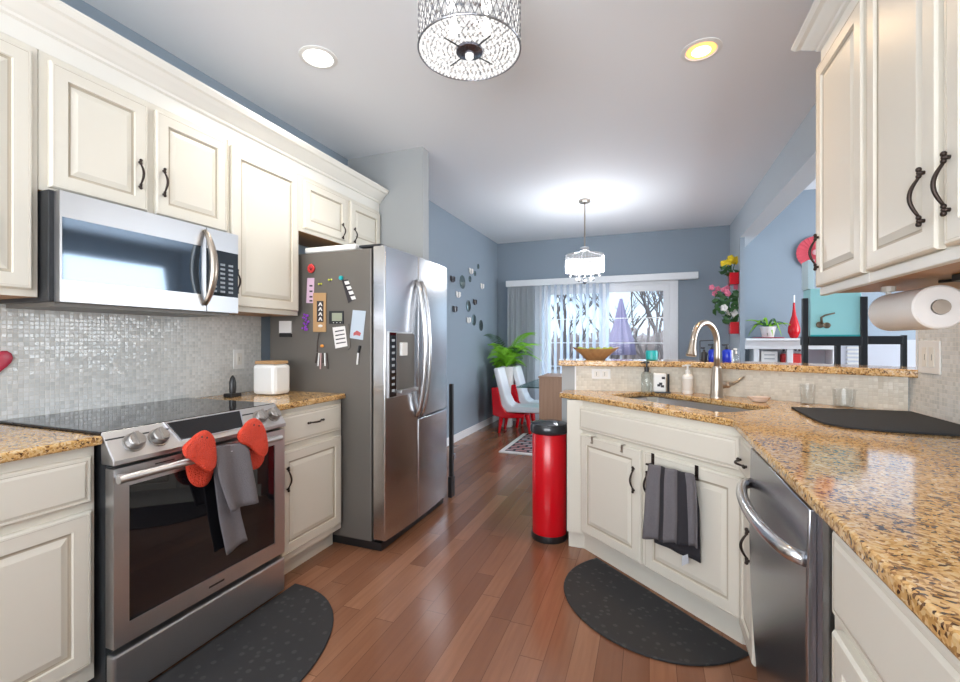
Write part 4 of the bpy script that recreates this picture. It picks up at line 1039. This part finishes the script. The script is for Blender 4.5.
# wooden cabinet behind the bar
o = thing('sideboard', (-.45, 3.75, 0), 'wood-grained cabinet standing behind the trash bin and half wall', 'cabinet')
p = atY(3.6, 539, 400).x
link('case', bx(p, .3, 3.6, 3.98, .0, .925), OAK, o, bev=.003); link('top', bx(p - .005, .305, 3.595, 3.985, .925, .94), OAK, o)
# corner palm
def frond(bm, base, dirv, ln, droop, nl, wl, up=.9):
    d = Vector((*dirv, 0)).normalized(); b = Vector(base)
    pts = bez(b, b + d * ln * .35 + Vector((0, 0, ln * up)), b + d * ln + Vector((0, 0, ln * up - droop)), nl)
    tube(bm, pts, lambda q: .004 - .003 * q, 4)
    for i in range(2, len(pts) - 1):
        t = (pts[i + 1] - pts[i]).normalized(); s = t.cross(Vector((0, 0, 1))).normalized(); q = i / len(pts); l = wl * math.sin(PI * min(1, q * .95 + .1)) + .01; wq = 1.6
        for sg in (-1, 1):
            tip = pts[i] + (s * sg * .8 + t * .7 + Vector((0, 0, -.25))).normalized() * l
            w_ = t * .0065
            v = [bm.verts.new(x) for x in (pts[i] - w_, pts[i] + w_, pts[i].lerp(tip, .5) + w_ * 1.2, tip, pts[i].lerp(tip, .5) - w_ * 1.2)]
            bm.faces.new(v)
o = thing('potted_palm', (-1.92, 6.16, 0), 'leafy green palm in a white pot in the dining room corner', 'plant')
bm = nb(); lathe(bm, (-1.92, 6.16, 0), [(.08, 0), (.09, .02), (.12, .84), (.13, .86), (.11, .86), (.10, .80), (0, .80)], 24); link('pot', bm, WHITEP, o, smooth='auto')
random.seed(11)
for k in range(42):
    a = 2 * PI * k / 42 + random.uniform(-.1, .1); ln = random.uniform(.32, .56)
    dx, dy = math.cos(a), math.sin(a)
    if dx < 0: ln = min(ln, .17 / max(.25, -dx))
    if dy > .2: ln = min(ln, .28 / dy)
    bm = nb(); frond(bm, (-1.92, 6.16, .84), (dx, dy), ln, random.uniform(.1, .36), 22, .15, random.uniform(.7, 1.3)); link('frond', bm, LEAF if k % 6 else LEAFD, o, recalc=False)
# mirrors and flowers on the dining wall
def wallpt(x, y): return atX(XD + .006, x, y)
for i, (x, y, r, lb) in enumerate(((462.5, 282, .085, 'largest oval mirror, uppermost on the blue dining wall'), (468.5, 306, .075, 'oval mirror below the largest one, second in the group on the blue wall'), (474, 320, .075, 'oval mirror just left of the lowest one on the blue wall'), (481, 325.5, .075, 'lowest oval mirror near the palm on the blue wall'), (470, 279, .04, 'small narrow mirror just right of the largest oval one'), (475, 273.5, .035, 'small narrow mirror, middle of the three rising rightward'), (478.2, 266.5, .035, 'small narrow mirror highest on the blue wall'))):
    c = wallpt(x, y); bm = nb(); rings(bm, [[c + Vector((d, math.cos(a) * r * f * .95, math.sin(a) * r * f)) for a in [2 * PI * k / 24 for k in range(24)]] for f, d in ((1, -.005), (1, .004), (.9, .006))]); o = tag(link('oval_mirror', bm, mat('smoky_mirror', (.30, .36, .34), .15, .9), smooth='auto'), lb, 'mirror', 'oval mirrors on the dining wall')
for i, (x, y, m, lb) in enumerate(((452.3, 279.5, INK, 'black paper butterfly nearest the fridge, left of the large oval mirror'), (474.7, 302.5, INK, 'black paper butterfly between two oval mirrors'), (454.7, 309.5, INK, 'black and white butterfly low beside the fridge'), (458, 295, WPET, 'white butterfly under the large oval mirror'), (470.8, 271.5, WPET, 'white butterfly high above the small mirrors'), (482, 286.5, WPET, 'white butterfly farthest right toward the corner'), (468.5, 320.5, WPET, 'white butterfly left of the lower oval mirrors'))):
    c = wallpt(x, y); o = thing('wall_butterfly', c, lb, 'wall decoration', 'butterflies on the dining wall')
    bm = nb()
    for sy, sz in ((-1, 1), (1, 1), (-1, -.8), (1, -.8)):
        rings(bm, [[c + Vector((d + .008 * abs(math.cos(a)), sy * (.026 + .045 * f * math.cos(a)), sz * (.014 + .026 * f * math.sin(a)) + .012 * math.cos(a))) for a in [2 * PI * k / 10 for k in range(10)]] for f, d in ((1, -.003), (1, .002))])
    link('wings', bm, m, o); bm = nb(); tube(bm, [c + Vector((.006, 0, -.03)), c + Vector((.006, 0, .03))], .005, 6); link('butterfly_body', bm, INK if m is WPET else CHROME, o)
# folded gate behind the fridge
g0 = atY(3.16, 449, 400).x
o = thing('folding_gate', (-1.45, 3.23, 0), 'dark folded gate standing beside the wall end behind the fridge', 'gate')
link('panel', bx(-1.478, -1.448, 3.215, 3.245, .16, .89), DARKG, o, bev=.004); link('latch', bx(-1.448, -1.43, 3.215, 3.24, .30, .34), CHROME, o); link('foot', bx(-1.478, -1.448, 3.20, 3.26, 0, .16), DARKG, o)

# flowers in red wall pots on the pier
def flower_pot(label, px, py, petals, n, trail, yy=6.05):
    p = atY(yy, px, py); o = thing('wall_planter', p, label, 'planter', 'red wall planters on the pier')
    bm = nb(); box(bm, p.x - .05, .984, p.y - .07, p.y + .07, p.z - .07, p.z + .07); link('red_pot', bm, RED, o, bev=.006)
    random.seed(int(px * 7 + py))
    bm = nb(); bl = nb()
    for k in range(n):
        c = Vector((p.x - .02 + random.uniform(-.09, .07), p.y + random.uniform(-.06, .06), p.z + .19 + random.uniform(-.03, .06)))
        for j in range(5):
            a = 2 * PI * j / 5; sphere(bm, c + Vector((.022 * math.cos(a), .01 * math.sin(a), .022 * math.sin(a))), .022, (1, .7, 1.1), 6)
        tube(bl, [c, (p.x - .02, p.y, p.z + .05)], .004, 4)
    for k in range(trail):
        c = Vector((p.x - .02 + random.uniform(-.10, .06), p.y + random.uniform(-.07, .07), p.z + .10 + random.uniform(-.05, .05))); d = Vector((random.uniform(-1, 1), random.uniform(-.5, .5), random.uniform(-.3, 1))).normalized(); s = d.cross(Vector((0, 1, .2))).normalized()
        v = [bl.verts.new(c + q) for q in (-d * .045, s * .02, d * .05, -s * .02)]; bl.faces.new(v)
    link('blossoms', bm, petals, o, smooth=True); link('stems', bl, LEAFD, o, recalc=False)
    return o, p
flower_pot('red wall planter with yellow blossoms on the blue pier', 733.5, 279, YEL, 6, 16)
_, p = flower_pot('lower red wall planter with white blossoms on the blue pier', 734, 328, WPET, 5, 16)
p = atY(6.05, 722, 300)
o = thing('silk_flowers', p, 'bunch of pink flowers with dark leaves hanging between the two red planters', 'flowers')
random.seed(5); bm = nb(); bl = nb()
for k in range(9):
    c = Vector((p.x + random.uniform(-.12, .17), p.y + random.uniform(-.05, .05), p.z + .10 + random.uniform(-.03, .06)))
    for j in range(5): a = 2 * PI * j / 5; sphere(bm, c + Vector((.018 * math.cos(a), 0, .018 * math.sin(a))), .018, seg=6)
for k in range(60):
    c = Vector((p.x + .03 + random.uniform(-.12, .15), p.y + random.uniform(-.06, .06), p.z - .03 + random.uniform(-.12, .13))); d = Vector((random.uniform(-1, 1), random.uniform(-.5, .5), random.uniform(-1, 1))).normalized(); s = d.cross(Vector((0, 1, .2))).normalized()
    v = [bl.verts.new(c + q) for q in (-d * .045, s * .022, d * .05, -s * .022)]; bl.faces.new(v)
link('blossoms', bm, PINK, o, smooth=True); link('leaves', bl, LEAFD, o, recalc=False)

# ================================================================== LIVING ROOM
o = thing('mantel_shelf', (1.9, 6.4, 0), 'white mantel with moulded top shelf in the living room', 'mantel')
bm = nb(); mpz = [(6.22, 1.26), (6.22, 1.235), (6.26, 1.22), (6.30, 1.17), (6.31, 1.13), (6.60, 1.13), (6.60, 1.26)]
rings(bm, [[Vector((x0, y, z)) for y, z in mpz] for x0 in (1.10, 2.6)]); link('top_shelf', bm, TRIMW, o)
for x in (1.20, 1.55, 2.0, 2.45): link('pilaster', bx(x, x + .06, 6.34, 6.60, 0, 1.13), TRIMW, o, bev=.004)
link('back_panel', bx(1.25, 2.5, 6.57, 6.60, 0, 1.13), mat('pale_lavender_panel', (.62, .63, .68), .4), o)
link('inner_shelf', bx(1.31, 2.45, 6.38, 6.57, .91, .93), TRIMW, o)
p = atY(6.40, 769, 350)
o = thing('framed_sign', p, 'white framed sign with faint words on the inner mantel shelf', 'frame')
link('frame', bx(p.x - .08, p.x + .09, 6.40, 6.42, .93, 1.10), WHITEP, o, bev=.003)
for k in range(3): link('text_line', bx(p.x - .05, p.x + .06, 6.397, 6.40, .955 + k * .048, .968 + k * .048), mat('faint_grey', (.4, .42, .45), .6), o)
p = atY(6.42, 792, 357)
o = thing('candy_box', p, 'red bundle on the inner mantel shelf beside the white frame', 'ornament')
link('red_cushion', bx(p.x - .11, p.x + .10, 6.40, 6.50, .93, 1.075), REDM, o, bev=.02)
bm = nb()
for k in range(6): sphere(bm, (p.x - .1 + .04 * k, 6.36, 1.12 + .005 * (k % 2)), .016, seg=6)
link('dark_garland', bm, INK, o)
# vase, plant, fan
p = atY(6.38, 794, 337.5)
o = thing('bottle_vase', (p.x, 6.38, 1.26), 'slender red bottle vase with a pale tip on the white mantel', 'vase')
bm = nb(); lathe(bm, (p.x, 6.38, 1.26), [(.025, 0), (.04, .01), (.062, .07), (.064, .12), (.044, .20), (.022, .28), (.013, .36), (.010, .43)], 20); link('red_body', bm, RED, o, smooth='auto')
bm = nb(); tube(bm, [(p.x, 6.38, 1.69), (p.x, 6.38, 1.78)], .010, 8); link('pale_neck', bm, TRIMW, o)
p = atY(6.38, 768, 337.5)
o = thing('potted_plant', (p.x, 6.38, 1.26), 'spider plant in a white pot on a red tray on the mantel', 'plant')
bm = nb(); lathe(bm, (p.x, 6.38, 1.272), [(.06, 0), (.085, .12), (.09, .13), (.07, .13), (0, .10)], 20); link('pot', bm, WHITEP, o, smooth='auto')
random.seed(9)
for k in range(22):
    a = 2 * PI * k / 22; ln = random.uniform(.14, .28); d = Vector((math.cos(a), .45 * math.sin(a), 0))
    b0 = Vector((p.x, 6.38, 1.38)); pts = bez(b0, b0 + d * ln * .5 + Vector((0, 0, random.uniform(.12, .26))), b0 + d * ln + Vector((0, 0, random.uniform(-.12, .12))), 8)
    bm = nb(); pv_ = None
    for i, q in enumerate(pts):
        w_ = .012 * math.sin(PI * min(1, i / 8 * .9 + .1)) + .001; s = Vector((-math.sin(a), math.cos(a) * .5, .3)).normalized() * w_
        cur = (bm.verts.new(q - s), bm.verts.new(q + s))
        if pv_: bm.faces.new((pv_[0], pv_[1], cur[1], cur[0]))
        pv_ = cur
    link('leaf', bm, LEAF if k % 2 else LEAFD, o, recalc=False)
bm = nb(); lathe(bm, (p.x, 6.38, 1.26), [(.14, 0), (.17, .004), (.175, .012), (.0, .011)], 28); tag(link('red_tray', bm, mat('dark_red_tray', (.42, .02, .05), .35), smooth='auto'), 'shallow dark red tray under the white potted plant', 'tray')
p = atY(6.60, 815, 252.5); bm = nb(); nP = 48
lp = []
for f, d0 in ((.12, -.012), (1.0, -.012)):
    lp.append([p + Vector((.198 * f * math.cos(2 * PI * k / nP), -.008 + d0 * (1 if k % 2 else 0), .198 * f * math.sin(2 * PI * k / nP))) for k in range(nP)])
rings(bm, [[q + Vector((0, .006, 0)) for q in lp[1]]] + [lp[1], lp[0]])
o = thing('paper_fan', p, 'round red pleated paper fan on the living room wall', 'wall decoration')
link('pleats', bm, mat('coral_red_paper', (.62, .07, .10), .6), o)
bm = nb(); lathe(bm, p + Vector((0, -.03, 0)), [(.02, 0), (.035, .01), (.03, .03)], 14, 'y'); link('rosette', bm, mat('pale_rose', (.7, .4, .42), .6), o)
# black rack and teal panel
Yr_ = 4.0
def px_(x): return atY(Yr_, x, 350).x
o = thing('black_rack', (px_(805), Yr_, 0), 'black metal rack standing beyond the bar ledge', 'rack')
for x0, x1, zt_ in ((803, 808.5, 1.55), (836, 841, 1.25), (861, 868, 1.55), (903, 907.5, 1.27)): link('post', bx(px_(x0), px_(x1), Yr_, Yr_ + .04, 0, zt_), BLACK, o, bev=.002)
link('shelf_rail', bx(px_(808.5), px_(861), Yr_ - .02, Yr_ + .20, 1.195, 1.262), BLACK, o, bev=.002)
link('shelf_rail', bx(px_(868), px_(903), Yr_, Yr_ + .20, 1.205, 1.265), BLACK, o, bev=.002)
o = thing('teal_tank', (px_(835), Yr_ + .1, 1.262), 'pale teal panel box with a bronze bird emblem on the black rack', 'panel')
a0, a1 = px_(811), px_(862.5)
link('panel_body', bx(a0, a1, Yr_ + .015, Yr_ + .18, 1.263, 1.62), TEALG, o, bev=.004)
link('tall_side', bx(a0 - .01, px_(816), Yr_ + .03, Yr_ + .18, 1.62, 1.84), mat('pale_teal_glass', (.60, .80, .86), .15), o, bev=.003)
link('base_band', bx(a0, a1, Yr_ + .010, Yr_ + .015, 1.263, 1.275), TEAL, o)
bm = nb(); c = atY(Yr_ + .008, 825, 320)
sphere(bm, c + Vector((-.03, 0, -.035)), .024, (1.1, .2, 1), 12); sphere(bm, c + Vector((.012, 0, -.04)), .022, (1.1, .2, 1), 12)
tube(bm, [c + Vector((-.02, 0, -.03)), c + Vector((-.022, 0, .02)), c + Vector((.0, 0, .035)), c + Vector((.06, 0, .05))], lambda q: .009 - .004 * q, 8); link('emblem', bm, mat('bronze_emblem', (.16, .12, .08), .35, .5), o, smooth=True)
# louvre-like white things behind
p0_, p1_ = atY(5.6, 838, 360).x, atY(5.6, 862, 360).x
o = thing('louvred_panel', (p0_, 5.6, 0), 'white louvred screen seen between the posts of the black rack', 'screen')
link('frame', bx(p0_, p1_ + .45, 5.62, 5.65, 0, 1.24), mat('pale_screen', (.62, .66, .74), .4), o)
for k in range(7): link('slat', bx(p1_ - .12, p1_, 5.60, 5.62, .95 + k * .04, .97 + k * .04), WHITEP, o)

# ================================================================== OUTSIDE
tag(link('lawn', bx(-30, 30, YB + .2, 60, -.5, -.35), GROUND), 'pale brown winter lawn beyond the patio door', 'ground', kind='structure')
def tree(label, x, y, h, seed, r0=.075):
    random.seed(seed); bm = nb()
    def br(p, d, l, r, dep):
        n = 4; pts = [p]; q = p.copy(); dd = d.copy()
        for i in range(n):
            dd = (dd + Vector((random.uniform(-.16, .16), random.uniform(-.12, .12), random.uniform(-.04, .12)))).normalized(); q = q + dd * l / n; pts.append(q.copy())
        tube(bm, pts, lambda t: r * (1 - .4 * t), 5 if dep > 3 else 3, False)
        if dep == 0: return
        for k in range(3 if dep < 3 else 2):
            b = pts[random.choice((2, 3, 4))]; a = random.uniform(0, 2 * PI); sp = random.uniform(.4, .8)
            nd_ = (dd + Vector((math.cos(a) * sp, math.sin(a) * sp * .6, random.uniform(-.1, .35)))).normalized(); br(b, nd_, l * random.uniform(.6, .88), max(.008, r * .62), dep - 1)
    br(Vector((x, y, -.4)), Vector((random.uniform(-.12, .12), 0, 1)), h * .26, r0, 4)
    tag(link('bare_tree', bm, BARK, recalc=False), label, 'tree', 'bare trees beyond the patio door')
tl = ((-3.6, 13, 7, 'bare tree at the left side of the patio door view'), (-2.9, 17, 8, 'bare tree second from the left beyond the patio door'), (-2.1, 12.5, 6.5, 'bare tree behind the vertical blinds'), (-1.3, 15, 8, 'bare tree just left of the chandelier beyond the door'), (-.7, 19, 8, 'bare tree behind the door centre, farther away'), (-.2, 13, 6, 'bare tree right of the folded umbrella'), (.55, 15, 7, 'bare tree seen in the right door panel'), (1.1, 18, 8, 'bare tree at the right side of the patio door view'), (.1, 17, 7.5, 'thin bare tree between the two right hand trees'))
tl += ((-4.4, 18, 8, 'bare tree at the far left edge beyond the patio door'), (-2.5, 15, 7, 'bare tree in the middle of the left door panel'))
for i, (x, y, h, lb) in enumerate(tl): tree(lb, x, y, h, 20 + i)
bm = nb(); random.seed(2)
for k in range(500):
    c = Vector((random.uniform(-9, 6), random.uniform(24, 27), -.4)); tube(bm, [c, c + Vector((random.uniform(-.5, .5), 0, random.uniform(1.0, 2.4)))], .05, 3, False)
for k in range(60): sphere(bm, (-12 + k * .4 + random.uniform(-.2, .2), 28 + random.uniform(-1, 1), .3), 1.0, (1, 1, random.uniform(.9, 1.5)), 6)
tag(link('brush', bm, mat('brush_brown', (.36, .29, .27), .95), recalc=False), 'reddish brown winter brush along the far edge of the lawn', 'brush', kind='stuff')
p = atY(9.5, 621, 345)
o = thing('patio_umbrella', (p.x, 9.5, -.35), 'folded mauve patio umbrella standing outside the glass door', 'umbrella')
bm = nb(); tube(bm, [(p.x, 9.5, -.35), (p.x, 9.5, 2.12)], .022, 8); link('pole', bm, WHITEP, o)
bm = nb(); lp = []
for z, r in ((.95, .25), (1.25, .21), (1.6, .115), (1.9, .06), (2.08, .025)): lp.append([Vector((p.x + r * math.cos(a) * (1 + .2 * math.cos(8 * a)), 9.5 + r * math.sin(a) * (1 + .2 * math.cos(8 * a)), z)) for a in [2 * PI * k / 48 for k in range(48)]])
rings(bm, lp); link('folded_canopy', bm, mat('mauve_canvas', (.30, .25, .36), .8), o, smooth=True)
